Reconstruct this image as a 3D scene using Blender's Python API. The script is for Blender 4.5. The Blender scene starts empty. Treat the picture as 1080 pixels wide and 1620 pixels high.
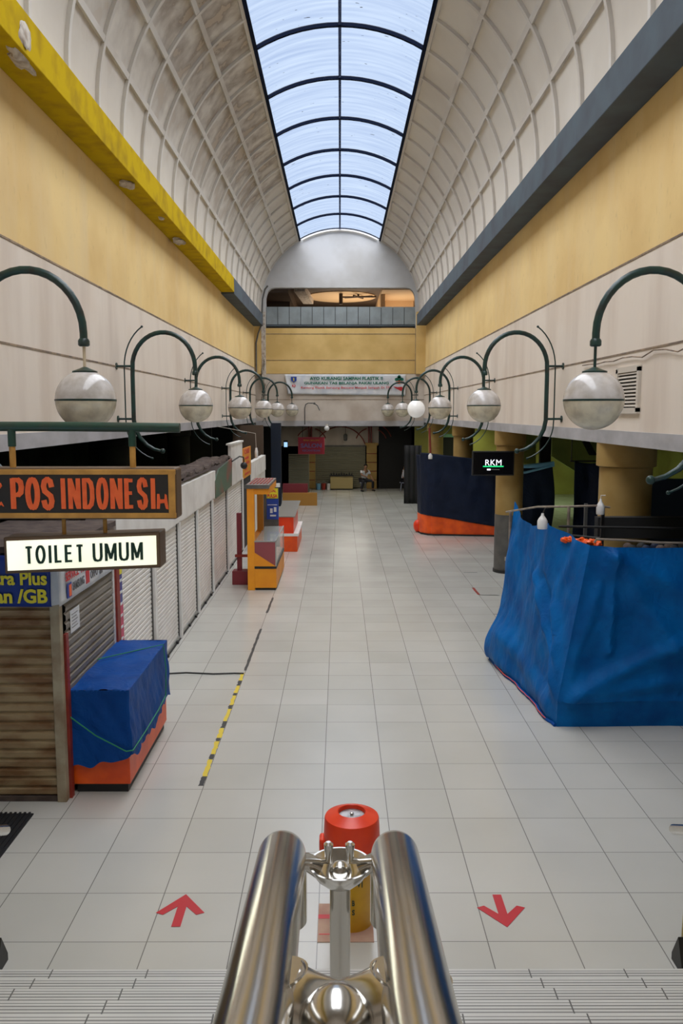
import bpy, bmesh, math, random
from mathutils import Vector, Matrix, noise
random.seed(7)
PI = math.pi
SC = bpy.context.scene
COL = SC.collection

# ------------------------------------------------------------------ camera
cd = bpy.data.cameras.new('camera'); cam = bpy.data.objects.new('camera', cd); COL.objects.link(cam)
cd.sensor_fit = 'VERTICAL'; cd.sensor_height = 36.0; cd.lens = 1320 / 1620 * 36; cd.clip_start = 0.05; cd.clip_end = 300
cam.location = (0, 0, 3.7)
cam.rotation_euler = (PI / 2 - math.atan(157 / 1320), 0, math.atan(-2.5 / 1320))
SC.camera = cam
# ------------------------------------------------------------------ world, sun, exposure
SC.view_settings.view_transform = 'Standard'; SC.view_settings.look = 'None'; SC.view_settings.gamma = 1
SC.view_settings.use_curve_mapping = False; SC.view_settings.exposure = 0.0
w = bpy.data.worlds.new('world'); SC.world = w; w.use_nodes = True
wb = w.node_tree.nodes['Background']; wb.inputs[0].default_value = (0.60, 0.76, 1.0, 1); wb.inputs[1].default_value = 0.86
sd = bpy.data.lights.new('sun', 'SUN'); so = bpy.data.objects.new('sun', sd); COL.objects.link(so)
sd.energy = 12.9; sd.angle = math.radians(118); sd.color = (1.0, 0.97, 0.93); so.location = (0, 10, 30)
so.rotation_euler = (0, 0, 0)

def area(name, loc, size, power, color, rot=(0, 0, 0), sy=None):
    l = bpy.data.lights.new(name, 'AREA'); o = bpy.data.objects.new(name, l); COL.objects.link(o)
    l.energy = power; l.color = color; l.size = size
    if sy: l.shape = 'RECTANGLE'; l.size_y = sy
    o.location = loc; o.rotation_euler = rot
    return o
area('aisle_light', (8.5, 33, 3.1), 1.2, 60, (0.75, 1.0, 0.55), sy=4)
area('aisle_light', (6.2, 21, 3.15), 1.2, 5, (0.85, 1.0, 0.7), sy=1.2)
area('aisle_light', (6.0, 36.5, 3.0), 0.6, 14, (0.95, 1.0, 0.55), sy=2)
area('lobby_light', (0.5, 38.2, 2.9), 1.6, 34, (1.0, 0.93, 0.8), sy=1.2)
area('gallery_light', (0.6, 43, 7.3), 3.0, 110, (1.0, 0.84, 0.66), rot=(PI, 0, 0), sy=4)
area('gallery_light', (3.2, 41.5, 7.4), 1.0, 30, (1.0, 0.86, 0.68), rot=(PI, 0, 0), sy=2)

# ------------------------------------------------------------------ materials
MATS = {}
def mat(name, c, rough=0.6, metal=0.0, c2=None, ns=3.0, amt=1.0, bump=0.0, bs=30.0, emit=0.0, trans=0.0, alpha=1.0, stretch=None, lo=0.4, hi=0.65, spec=None, det=6):
    if name in MATS: return MATS[name]
    m = bpy.data.materials.new(name); m.use_nodes = True; nt = m.node_tree; N = nt.nodes; L = nt.links
    b = N['Principled BSDF']
    b.inputs['Base Color'].default_value = (*c, 1); b.inputs['Roughness'].default_value = rough; b.inputs['Metallic'].default_value = metal
    if spec is not None: b.inputs['Specular IOR Level'].default_value = spec
    if trans: b.inputs['Transmission Weight'].default_value = trans
    if alpha < 1: b.inputs['Alpha'].default_value = alpha
    tc = N.new('ShaderNodeTexCoord'); mp = N.new('ShaderNodeMapping'); L.new(tc.outputs['Object'], mp.inputs[0])
    if stretch: mp.inputs['Scale'].default_value = stretch
    if c2:
        nz = N.new('ShaderNodeTexNoise'); nz.inputs['Scale'].default_value = ns; nz.inputs['Detail'].default_value = det
        L.new(mp.outputs[0], nz.inputs['Vector'])
        mr = N.new('ShaderNodeMapRange'); mr.inputs[1].default_value = lo; mr.inputs[2].default_value = hi; mr.inputs[4].default_value = amt
        L.new(nz.outputs[0], mr.inputs[0])
        mx = N.new('ShaderNodeMix'); mx.data_type = 'RGBA'; mx.inputs[6].default_value = (*c, 1); mx.inputs[7].default_value = (*c2, 1)
        L.new(mr.outputs[0], mx.inputs[0]); L.new(mx.outputs[2], b.inputs['Base Color'])
        if emit: L.new(mx.outputs[2], b.inputs['Emission Color'])
    elif emit: b.inputs['Emission Color'].default_value = (*c, 1)
    if emit: b.inputs['Emission Strength'].default_value = emit
    if bump:
        n2 = N.new('ShaderNodeTexNoise'); n2.inputs['Scale'].default_value = bs; n2.inputs['Detail'].default_value = 4
        L.new(mp.outputs[0], n2.inputs['Vector'])
        bp = N.new('ShaderNodeBump'); bp.inputs['Strength'].default_value = bump; bp.inputs['Distance'].default_value = 0.01
        L.new(n2.outputs[0], bp.inputs['Height']); L.new(bp.outputs[0], b.inputs['Normal'])
    MATS[name] = m
    return m

def vmath(N, L, op, a, b=None, c=None):
    n = N.new('ShaderNodeMath'); n.operation = op
    for i, v in enumerate((a, b, c)):
        if v is None: continue
        if hasattr(v, 'links'): L.new(v, n.inputs[i])
        else: n.inputs[i].default_value = v
    return n.outputs[0]

def line_mask(N, L, coord, period, offset, width):
    # 1 inside a joint line of given width
    s = vmath(N, L, 'SUBTRACT', coord, offset); d = vmath(N, L, 'DIVIDE', s, period)
    f = vmath(N, L, 'FRACT', d); f2 = vmath(N, L, 'SUBTRACT', f, 0.5); f3 = vmath(N, L, 'ABSOLUTE', f2)
    return vmath(N, L, 'GREATER_THAN', f3, 0.5 - width / period / 2)

def tile_material():
    m = bpy.data.materials.new('floor_tile'); m.use_nodes = True; nt = m.node_tree; N = nt.nodes; L = nt.links
    b = N['Principled BSDF']; tc = N.new('ShaderNodeTexCoord'); sp = N.new('ShaderNodeSeparateXYZ'); L.new(tc.outputs['Object'], sp.inputs[0])
    lx = line_mask(N, L, sp.outputs[0], 0.6, -0.16, 0.0075); ly = line_mask(N, L, sp.outputs[1], 0.6, 5.48, 0.0065)
    ln = vmath(N, L, 'MAXIMUM', lx, ly)
    # per tile tone
    vx = vmath(N, L, 'FLOOR', vmath(N, L, 'DIVIDE', vmath(N, L, 'SUBTRACT', sp.outputs[0], -0.16), 0.6))
    vy = vmath(N, L, 'FLOOR', vmath(N, L, 'DIVIDE', vmath(N, L, 'SUBTRACT', sp.outputs[1], 5.48), 0.6))
    cb = N.new('ShaderNodeCombineXYZ'); L.new(vx, cb.inputs[0]); L.new(vy, cb.inputs[1])
    wn = N.new('ShaderNodeTexWhiteNoise'); L.new(cb.outputs[0], wn.inputs['Vector'])
    nz = N.new('ShaderNodeTexNoise'); nz.inputs['Scale'].default_value = 0.9; nz.inputs['Detail'].default_value = 5; L.new(tc.outputs['Object'], nz.inputs['Vector'])
    t = vmath(N, L, 'ADD', vmath(N, L, 'MULTIPLY', wn.outputs['Value'], 0.35), vmath(N, L, 'MULTIPLY', nz.outputs[0], 0.8))
    mx = N.new('ShaderNodeMix'); mx.data_type = 'RGBA'; mx.inputs[6].default_value = (0.46, 0.45, 0.40, 1); mx.inputs[7].default_value = (0.60, 0.59, 0.54, 1); L.new(t, mx.inputs[0])
    m2 = N.new('ShaderNodeMix'); m2.data_type = 'RGBA'; m2.inputs[7].default_value = (0.13, 0.12, 0.11, 1); L.new(mx.outputs[2], m2.inputs[6])
    L.new(vmath(N, L, 'MULTIPLY', ln, 0.8), m2.inputs[0]); L.new(m2.outputs[2], b.inputs['Base Color'])
    mr = N.new('ShaderNodeMapRange'); mr.inputs[3].default_value = 0.13; mr.inputs[4].default_value = 0.3; L.new(nz.outputs[0], mr.inputs[0]); L.new(mr.outputs[0], b.inputs['Roughness'])
    b.inputs['Specular IOR Level'].default_value = 0.5
    return m

def stair_material():
    m = bpy.data.materials.new('stair_tile'); m.use_nodes = True; nt = m.node_tree; N = nt.nodes; L = nt.links
    b = N['Principled BSDF']; tc = N.new('ShaderNodeTexCoord'); sp = N.new('ShaderNodeSeparateXYZ'); L.new(tc.outputs['Object'], sp.inputs[0])
    # grooves: lines across the tread starting 4 cm from each nosing edge (nosings at y = 4.97 - 0.3 k)
    ph = vmath(N, L, 'FRACT', vmath(N, L, 'DIVIDE', vmath(N, L, 'SUBTRACT', 4.97 + 30, sp.outputs[1]), 0.3))
    band = vmath(N, L, 'MULTIPLY', vmath(N, L, 'GREATER_THAN', ph, 0.06), vmath(N, L, 'LESS_THAN', ph, 0.62))
    gr = vmath(N, L, 'GREATER_THAN', vmath(N, L, 'FRACT', vmath(N, L, 'MULTIPLY', ph, 300 / 24.0)), 0.6)
    g = vmath(N, L, 'MULTIPLY', band, gr)
    jx = line_mask(N, L, sp.outputs[0], 0.61, -0.01, 0.008)
    k = vmath(N, L, 'MAXIMUM', vmath(N, L, 'MULTIPLY', g, 0.75), jx)
    nz = N.new('ShaderNodeTexNoise'); nz.inputs['Scale'].default_value = 3; nz.inputs['Detail'].default_value = 5; L.new(tc.outputs['Object'], nz.inputs['Vector'])
    mx = N.new('ShaderNodeMix'); mx.data_type = 'RGBA'; mx.inputs[6].default_value = (0.50, 0.50, 0.47, 1); mx.inputs[7].default_value = (0.62, 0.61, 0.57, 1); L.new(nz.outputs[0], mx.inputs[0])
    m2 = N.new('ShaderNodeMix'); m2.data_type = 'RGBA'; m2.inputs[7].default_value = (0.10, 0.095, 0.09, 1); L.new(mx.outputs[2], m2.inputs[6])
    L.new(k, m2.inputs[0]); L.new(m2.outputs[2], b.inputs['Base Color']); b.inputs['Roughness'].default_value = 0.4
    return m

def wall_material():
    # cream lower band, ochre upper band, the paint seam at 5.57 m; run-down streaks
    m = bpy.data.materials.new('two_tone_plaster'); m.use_nodes = True; nt = m.node_tree; N = nt.nodes; L = nt.links
    b = N['Principled BSDF']; tc = N.new('ShaderNodeTexCoord'); sp = N.new('ShaderNodeSeparateXYZ'); L.new(tc.outputs['Object'], sp.inputs[0])
    def nz(sc, st, det=6):
        mp = N.new('ShaderNodeMapping'); mp.inputs['Scale'].default_value = st; L.new(tc.outputs['Object'], mp.inputs[0])
        n = N.new('ShaderNodeTexNoise'); n.inputs['Scale'].default_value = sc; n.inputs['Detail'].default_value = det; L.new(mp.outputs[0], n.inputs['Vector']); return n.outputs[0]
    def ramp(v, a, bb, mxv=1.0):
        r = N.new('ShaderNodeMapRange'); r.inputs[1].default_value = a; r.inputs[2].default_value = bb; r.inputs[4].default_value = mxv; L.new(v, r.inputs[0]); return r.outputs[0]
    def mix(f, a, bb):
        x = N.new('ShaderNodeMix'); x.data_type = 'RGBA'; L.new(f, x.inputs[0])
        for i, v in ((6, a), (7, bb)):
            if hasattr(v, 'links'): L.new(v, x.inputs[i])
            else: x.inputs[i].default_value = (*v, 1)
        return x.outputs[2]
    st = nz(1.6, (1, 1, 0.18)); bl = nz(0.7, (1, 1, 1)); fine = nz(14, (1, 1, 0.5))
    cream = mix(ramp(st, 0.45, 0.75, 0.8), (0.76, 0.67, 0.57), (0.60, 0.50, 0.41))
    cream = mix(ramp(bl, 0.5, 0.72, 0.5), cream, (0.64, 0.52, 0.40))
    ochre = mix(ramp(bl, 0.4, 0.7, 0.9), (0.82, 0.60, 0.26), (0.70, 0.47, 0.18))
    ochre = mix(ramp(st, 0.5, 0.75, 0.6), ochre, (0.74, 0.57, 0.31))
    ochre = mix(ramp(fine, 0.62, 0.8, 0.35), ochre, (0.40, 0.27, 0.12))
    up = vmath(N, L, 'GREATER_THAN', sp.outputs[2], 5.57)
    L.new(mix(up, cream, ochre), b.inputs['Base Color']); b.inputs['Roughness'].default_value = 0.75
    bp = N.new('ShaderNodeBump'); bp.inputs['Strength'].default_value = 0.15; bp.inputs['Distance'].default_value = 0.01; L.new(fine, bp.inputs['Height']); L.new(bp.outputs[0], b.inputs['Normal'])
    return m

def vault_material():
    m = bpy.data.materials.new('vault_plaster'); m.use_nodes = True; nt = m.node_tree; N = nt.nodes; L = nt.links
    b = N['Principled BSDF']; tc = N.new('ShaderNodeTexCoord'); sp = N.new('ShaderNodeSeparateXYZ'); L.new(tc.outputs['Object'], sp.inputs[0])
    n1 = N.new('ShaderNodeTexNoise'); n1.inputs['Scale'].default_value = 0.55; n1.inputs['Detail'].default_value = 8; L.new(tc.outputs['Object'], n1.inputs['Vector'])
    n2 = N.new('ShaderNodeTexNoise'); n2.inputs['Scale'].default_value = 1.9; n2.inputs['Detail'].default_value = 10; n2.inputs['Distortion'].default_value = 0.2; L.new(tc.outputs['Object'], n2.inputs['Vector'])
    def mix(f, a, bb):
        x = N.new('ShaderNodeMix'); x.data_type = 'RGBA'; L.new(f, x.inputs[0])
        for i, v in ((6, a), (7, bb)):
            if hasattr(v, 'links'): L.new(v, x.inputs[i])
            else: x.inputs[i].default_value = (*v, 1)
        return x.outputs[2]
    def ramp(v, a, bb, mxv=1.0):
        r = N.new('ShaderNodeMapRange'); r.inputs[1].default_value = a; r.inputs[2].default_value = bb; r.inputs[4].default_value = mxv; L.new(v, r.inputs[0]); return r.outputs[0]
    left = ramp(sp.outputs[0], 0.0, -1.2); high = ramp(sp.outputs[2], 8.3, 10.2); mid = vmath(N, L, 'MULTIPLY', ramp(sp.outputs[1], 6, 10), ramp(sp.outputs[1], 27.5, 26.8))
    damp = vmath(N, L, 'MULTIPLY', vmath(N, L, 'MULTIPLY', left, high), mid)
    base = mix(ramp(n1.outputs[0], 0.42, 0.7, 0.6), (0.68, 0.63, 0.55), (0.54, 0.48, 0.40))
    grime = vmath(N, L, 'MULTIPLY', damp, ramp(n2.outputs[0], 0.36, 0.60, 0.85))
    c = mix(grime, base, (0.26, 0.20, 0.15))
    peel = vmath(N, L, 'MULTIPLY', damp, ramp(n2.outputs[0], 0.59, 0.60, 0.9))
    c = mix(peel, c, (0.52, 0.43, 0.33))
    L.new(c, b.inputs['Base Color']); b.inputs['Roughness'].default_value = 0.8
    bp = N.new('ShaderNodeBump'); bp.inputs['Strength'].default_value = 0.3; bp.inputs['Distance'].default_value = 0.03; L.new(n2.outputs[0], bp.inputs['Height']); L.new(bp.outputs[0], b.inputs['Normal'])
    return m

def pane_material():
    m = bpy.data.materials.new('skylight_sheet'); m.use_nodes = True; nt = m.node_tree; N = nt.nodes; L = nt.links
    N.remove(N['Principled BSDF']); out = N['Material Output']
    tr = N.new('ShaderNodeBsdfTransparent'); tl = N.new('ShaderNodeBsdfTranslucent'); ms = N.new('ShaderNodeMixShader')
    tc = N.new('ShaderNodeTexCoord'); mp = N.new('ShaderNodeMapping'); mp.inputs['Scale'].default_value = (0.35, 4.5, 0.35); L.new(tc.outputs['Object'], mp.inputs[0])
    nz = N.new('ShaderNodeTexNoise'); nz.inputs['Scale'].default_value = 1.6; nz.inputs['Detail'].default_value = 7; L.new(mp.outputs[0], nz.inputs['Vector'])
    n2 = N.new('ShaderNodeTexNoise'); n2.inputs['Scale'].default_value = 1.2; n2.inputs['Detail'].default_value = 3; L.new(tc.outputs['Object'], n2.inputs['Vector'])
    r = N.new('ShaderNodeMapRange'); r.inputs[1].default_value = 0.3; r.inputs[2].default_value = 0.7; r.inputs[3].default_value = 0.25; r.inputs[4].default_value = 1.0; L.new(nz.outputs[0], r.inputs[0])
    cb = N.new('ShaderNodeMix'); cb.data_type = 'RGBA'; cb.inputs[6].default_value = (0.60, 0.66, 0.80, 1); cb.inputs[7].default_value = (0.95, 0.97, 1, 1); L.new(r.outputs[0], cb.inputs[0])
    L.new(cb.outputs[2], tr.inputs[0]); L.new(cb.outputs[2], tl.inputs[0])
    # debris flecks lying on the sheet
    mp3 = N.new('ShaderNodeMapping'); mp3.inputs['Scale'].default_value = (1.6, 5, 1); L.new(tc.outputs['Object'], mp3.inputs[0])
    n3 = N.new('ShaderNodeTexNoise'); n3.inputs['Scale'].default_value = 2.4; n3.inputs['Detail'].default_value = 2; L.new(mp3.outputs[0], n3.inputs['Vector'])
    df = N.new('ShaderNodeBsdfDiffuse'); df.inputs[0].default_value = (0.1, 0.09, 0.08, 1)
    ms.inputs[0].default_value = 0.05; L.new(tr.outputs[0], ms.inputs[1]); L.new(tl.outputs[0], ms.inputs[2])
    m3 = N.new('ShaderNodeMixShader'); L.new(vmath(N, L, 'MULTIPLY', vmath(N, L, 'GREATER_THAN', n3.outputs[0], 0.735), 0.9), m3.inputs[0]); L.new(ms.outputs[0], m3.inputs[1]); L.new(df.outputs[0], m3.inputs[2])
    L.new(m3.outputs[0], out.inputs[0])
    return m

def tarp_material(name, c, c2, rough=0.42):
    m = mat(name, c, rough, c2=c2, ns=2.5, bump=0.0, lo=0.35, hi=0.7, spec=0.15)
    nt = m.node_tree; N = nt.nodes; L = nt.links; b = N['Principled BSDF']
    tc = N.new('ShaderNodeTexCoord')
    n1 = N.new('ShaderNodeTexNoise'); n1.inputs['Scale'].default_value = 7; n1.inputs['Detail'].default_value = 8; n1.inputs['Distortion'].default_value = 1.2; L.new(tc.outputs['Object'], n1.inputs['Vector'])
    b1 = N.new('ShaderNodeBump'); b1.inputs['Strength'].default_value = 0.5; b1.inputs['Distance'].default_value = 0.03; L.new(n1.outputs[0], b1.inputs['Height']); L.new(b1.outputs[0], b.inputs['Normal'])
    return m

M = dict(
 tile=tile_material(), stair=stair_material(), wall=wall_material(), vault=vault_material(), pane=pane_material(),
 rib=mat('rib_plaster', (0.66, 0.62, 0.56), 0.8, c2=(0.5, 0.44, 0.37), ns=0.8, lo=0.45, hi=0.7, amt=0.7),
 skyframe=mat('skylight_frame', (0.006, 0.01, 0.025), 0.8, spec=0.05),
 skyframe2=mat('skylight_ridge', (0.06, 0.09, 0.2), 0.8, spec=0.1),
 byel=mat('beam_yellow', (0.54, 0.37, 0.004), 0.9, spec=0.1, c2=(0.38, 0.25, 0.01), ns=3, lo=0.45, hi=0.7, bump=0.2, bs=12, det=8),
 bgrey=mat('beam_grey', (0.09, 0.115, 0.135), 0.8, spec=0.2, c2=(0.075, 0.085, 0.10), ns=1.5, bump=0.1),
 strip=mat('strip_grey', (0.47, 0.46, 0.47), 0.7, c2=(0.34, 0.33, 0.33), ns=1.2, stretch=(1, 1, 2)),
 seam=mat('seam', (0.16, 0.12, 0.09), 0.8, c2=(0.35, 0.25, 0.16), ns=6),
 plaster=mat('broken_plaster', (0.60, 0.55, 0.48), 0.9, c2=(0.35, 0.28, 0.22), ns=9, bump=0.6, bs=25),
 lunette=mat('lunette', (0.58, 0.58, 0.58), 0.8, c2=(0.48, 0.47, 0.45), ns=0.8),
 ochre=mat('ochre_paint', (0.74, 0.52, 0.20), 0.7, c2=(0.60, 0.40, 0.13), ns=0.9, stretch=(1, 1, 1)),
 cream=mat('cream_paint', (0.64, 0.57, 0.49), 0.75, c2=(0.50, 0.42, 0.34), ns=1.1),
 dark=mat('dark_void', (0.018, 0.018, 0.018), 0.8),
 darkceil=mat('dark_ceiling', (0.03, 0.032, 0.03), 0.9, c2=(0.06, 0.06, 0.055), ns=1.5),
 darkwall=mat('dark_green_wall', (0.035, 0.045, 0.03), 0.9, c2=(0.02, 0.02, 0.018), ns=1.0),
 olive=mat('olive_yellow_wall', (0.46, 0.44, 0.12), 0.8, c2=(0.36, 0.30, 0.08), ns=0.8),
 lime=mat('lime_wall', (0.40, 0.46, 0.12), 0.8, c2=(0.32, 0.38, 0.10), ns=1.2),
 colyel=mat('column_yellow', (0.42, 0.28, 0.09), 0.7, c2=(0.33, 0.20, 0.05), ns=1.6),
 colgrey=mat('column_grey', (0.12, 0.115, 0.105), 0.6, c2=(0.08, 0.08, 0.075), ns=4),
 green=mat('green_enamel', (0.009, 0.042, 0.036), 0.35, c2=(0.018, 0.02, 0.017), ns=9, lo=0.45, hi=0.7, bump=0.15, bs=60),
 greenp=mat('green_pipe', (0.015, 0.06, 0.038), 0.4, c2=(0.03, 0.05, 0.035), ns=5, bump=0.1),
 greyglass=mat('globe_upper_glass', (0.66, 0.63, 0.61), 0.15, c2=(0.48, 0.44, 0.40), ns=7, spec=0.7),
 beigeglass=mat('globe_lower_glass', (0.72, 0.66, 0.50), 0.22, c2=(0.54, 0.48, 0.36), ns=9, spec=0.7),
 opal=mat('opal_white_glass', (0.90, 0.90, 0.88), 0.15, emit=0.22),
 cord=mat('cream_cord', (0.62, 0.50, 0.34), 0.6),
 chrome=mat('polished_steel', (0.60, 0.58, 0.54), 0.19, 1.0),
 redfloor=mat('arrow_red', (0.52, 0.012, 0.02), 0.45),
 black=mat('black_plastic', (0.015, 0.015, 0.015), 0.5),
 rubber=mat('ribbed_rubber', (0.012, 0.013, 0.015), 0.6),
 orange=mat('bright_orange', (1.0, 0.13, 0.005), 0.4, c2=(0.78, 0.08, 0.01), ns=3),
 redlid=mat('red_lid', (0.88, 0.06, 0.012), 0.32, c2=(0.75, 0.04, 0.01), ns=4),
 binyel=mat('bin_yellow', (0.72, 0.40, 0.01), 0.35, c2=(0.6, 0.3, 0.01), ns=4),
 amber=mat('amber_board', (0.93, 0.36, 0.01), 0.5, c2=(0.82, 0.28, 0.01), ns=2),
 amberdk=mat('amber_wood', (0.50, 0.20, 0.01), 0.55),
 silver=mat('dull_silver', (0.42, 0.42, 0.42), 0.4, 0.8, c2=(0.2, 0.2, 0.2), ns=20),
 card=mat('cardboard', (0.56, 0.38, 0.28), 0.8, c2=(0.46, 0.26, 0.20), ns=5),
 rust=mat('rusty_shutter', (0.40, 0.29, 0.15), 0.55, c2=(0.22, 0.11, 0.04), ns=2.2, stretch=(1, 1, 2.5), lo=0.42, hi=0.62, bump=0.2, det=9),
 rustpost=mat('booth_post', (0.44, 0.38, 0.26), 0.6, c2=(0.28, 0.20, 0.12), ns=4),
 gshut=mat('grey_shutter', (0.25, 0.225, 0.19), 0.55, c2=(0.19, 0.165, 0.135), ns=2),
 wshut=mat('white_shutter', (0.86, 0.84, 0.80), 0.45, c2=(0.76, 0.73, 0.68), ns=1.6),
 wpost=mat('white_post', (0.90, 0.89, 0.86), 0.45, c2=(0.80, 0.78, 0.74), ns=3),
 wfasc=mat('white_fascia', (0.86, 0.84, 0.80), 0.6, c2=(0.74, 0.71, 0.67), ns=2),
 redpaint=mat('dark_red_paint', (0.33, 0.035, 0.02), 0.5, c2=(0.22, 0.02, 0.012), ns=5),
 maroon=mat('maroon', (0.20, 0.02, 0.03), 0.5),
 tarp=tarp_material('blue_tarp', (0.003, 0.075, 0.33), (0.002, 0.05, 0.24), 0.55),
 tarpb=tarp_material('blue_tarp_bright', (0.0, 0.14, 0.45), (0.0, 0.07, 0.27), 0.55),
 tarpn=tarp_material('navy_tarp', (0.012, 0.020, 0.045), (0.008, 0.013, 0.03), 0.5),
 tarpl=tarp_material('light_blue_tarp', (0.22, 0.46, 0.66), (0.12, 0.32, 0.52), 0.5),
 navy=mat('navy_paint', (0.005, 0.013, 0.03), 0.6),
 rope=mat('green_rope', (0.02, 0.26, 0.10), 0.6),
 bannerblue=mat('banner_blue', (0.008, 0.04, 0.30), 0.5, c2=(0.005, 0.03, 0.22), ns=2),
 bannerwhite=mat('banner_white', (0.74, 0.76, 0.78), 0.5, c2=(0.6, 0.64, 0.7), ns=3),
 lyel=mat('letter_yellow', (0.85, 0.75, 0.03), 0.5),
 lred=mat('letter_red', (0.62, 0.03, 0.04), 0.5),
 lgreen=mat('letter_green', (0.01, 0.16, 0.10), 0.5),
 ldark=mat('letter_dark', (0.01, 0.045, 0.025), 0.5),
 lgrey=mat('letter_grey', (0.12, 0.12, 0.13), 0.5),
 lblue=mat('letter_blue', (0.02, 0.06, 0.35), 0.5),
 lorange=mat('letter_orange', (1.0, 0.17, 0.04), 0.5, c2=(0.92, 0.13, 0.03), ns=12),
 signblack=mat('sign_black', (0.025, 0.022, 0.018), 0.5),
 signframe=mat('sign_frame_tan', (0.66, 0.34, 0.07), 0.5, c2=(0.50, 0.25, 0.05), ns=8),
 signbrown=mat('sign_side_brown', (0.12, 0.07, 0.035), 0.5),
 lit=mat('lit_sign', (1.0, 1.0, 0.84), 0.4, emit=0.8, c2=(0.80, 0.90, 0.58), ns=1.3, amt=0.7),
 paper=mat('paper', (0.72, 0.74, 0.76), 0.7),
 glass=mat('counter_glass', (0.75, 0.8, 0.78), 0.08, alpha=0.35, spec=0.6),
 alu=mat('aluminium', (0.45, 0.45, 0.43), 0.4, 0.7),
 redboard=mat('board_red', (0.36, 0.05, 0.04), 0.6),
 screen=mat('tv_screen', (0.004, 0.004, 0.006), 0.2),
 lwhite=mat('lit_letters', (0.9, 0.92, 1), 0.5, emit=1.2),
 lgrn=mat('lit_green', (0.02, 0.8, 0.25), 0.5, emit=0.9),
 pipe=mat('bare_pipe', (0.30, 0.25, 0.20), 0.45, c2=(0.18, 0.14, 0.11), ns=8),
 bulb=mat('bulb_white', (0.8, 0.8, 0.78), 0.3),
 vent=mat('vent_frame', (0.60, 0.54, 0.46), 0.6),
 parapet=mat('parapet_yellow', (0.40, 0.32, 0.10), 0.6, c2=(0.33, 0.26, 0.08), ns=5),
 tapeb=mat('tape_black', (0.03, 0.03, 0.028), 0.5),
 tapey=mat('tape_yellow', (0.75, 0.56, 0.03), 0.5),
 greytile=mat('gallery_panel', (0.27, 0.31, 0.32), 0.55, c2=(0.21, 0.24, 0.245), ns=2),
 tan=mat('gallery_tan', (0.72, 0.50, 0.28), 0.7),
 brown=mat('gallery_brown', (0.10, 0.065, 0.04), 0.7),
 shutgreen=mat('olive_shutter', (0.19, 0.18, 0.12), 0.6),
 redsteel=mat('red_trim', (0.22, 0.03, 0.02), 0.5),
 counter=mat('mustard_counter', (0.42, 0.33, 0.14), 0.6),
 mustard=mat('mustard_panel', (0.42, 0.20, 0.03), 0.6),
 skin=mat('skin', (0.28, 0.14, 0.08), 0.6), hair=mat('hair', (0.01, 0.008, 0.007), 0.6),
 shirt=mat('shirt_white', (0.66, 0.68, 0.76), 0.7), trousers=mat('trousers_black', (0.012, 0.013, 0.02), 0.8),
 wood=mat('stool_plastic', (0.35, 0.38, 0.5), 0.5),
 faded=mat('faded_board', (0.09, 0.15, 0.10), 0.6, c2=(0.30, 0.08, 0.06), ns=1.3, lo=0.52, hi=0.72),
 posterpink=mat('poster_pink', (0.62, 0.06, 0.14), 0.5),
 posterblue=mat('poster_blue', (0.05, 0.06, 0.28), 0.5),
 orangeboard=mat('orange_board', (0.80, 0.22, 0.02), 0.5, c2=(0.72, 0.42, 0.03), ns=3),
 roofbrown=mat('roof_brown', (0.16, 0.10, 0.08), 0.7, c2=(0.30, 0.26, 0.24), ns=5),
 debris=mat('debris', (0.11, 0.08, 0.065), 0.9, c2=(0.06, 0.04, 0.035), ns=6, bump=1.0, bs=15),
 screenglow=mat('lit_screen', (0.35, 0.6, 0.9), 0.4, emit=1.2),
)

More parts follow.
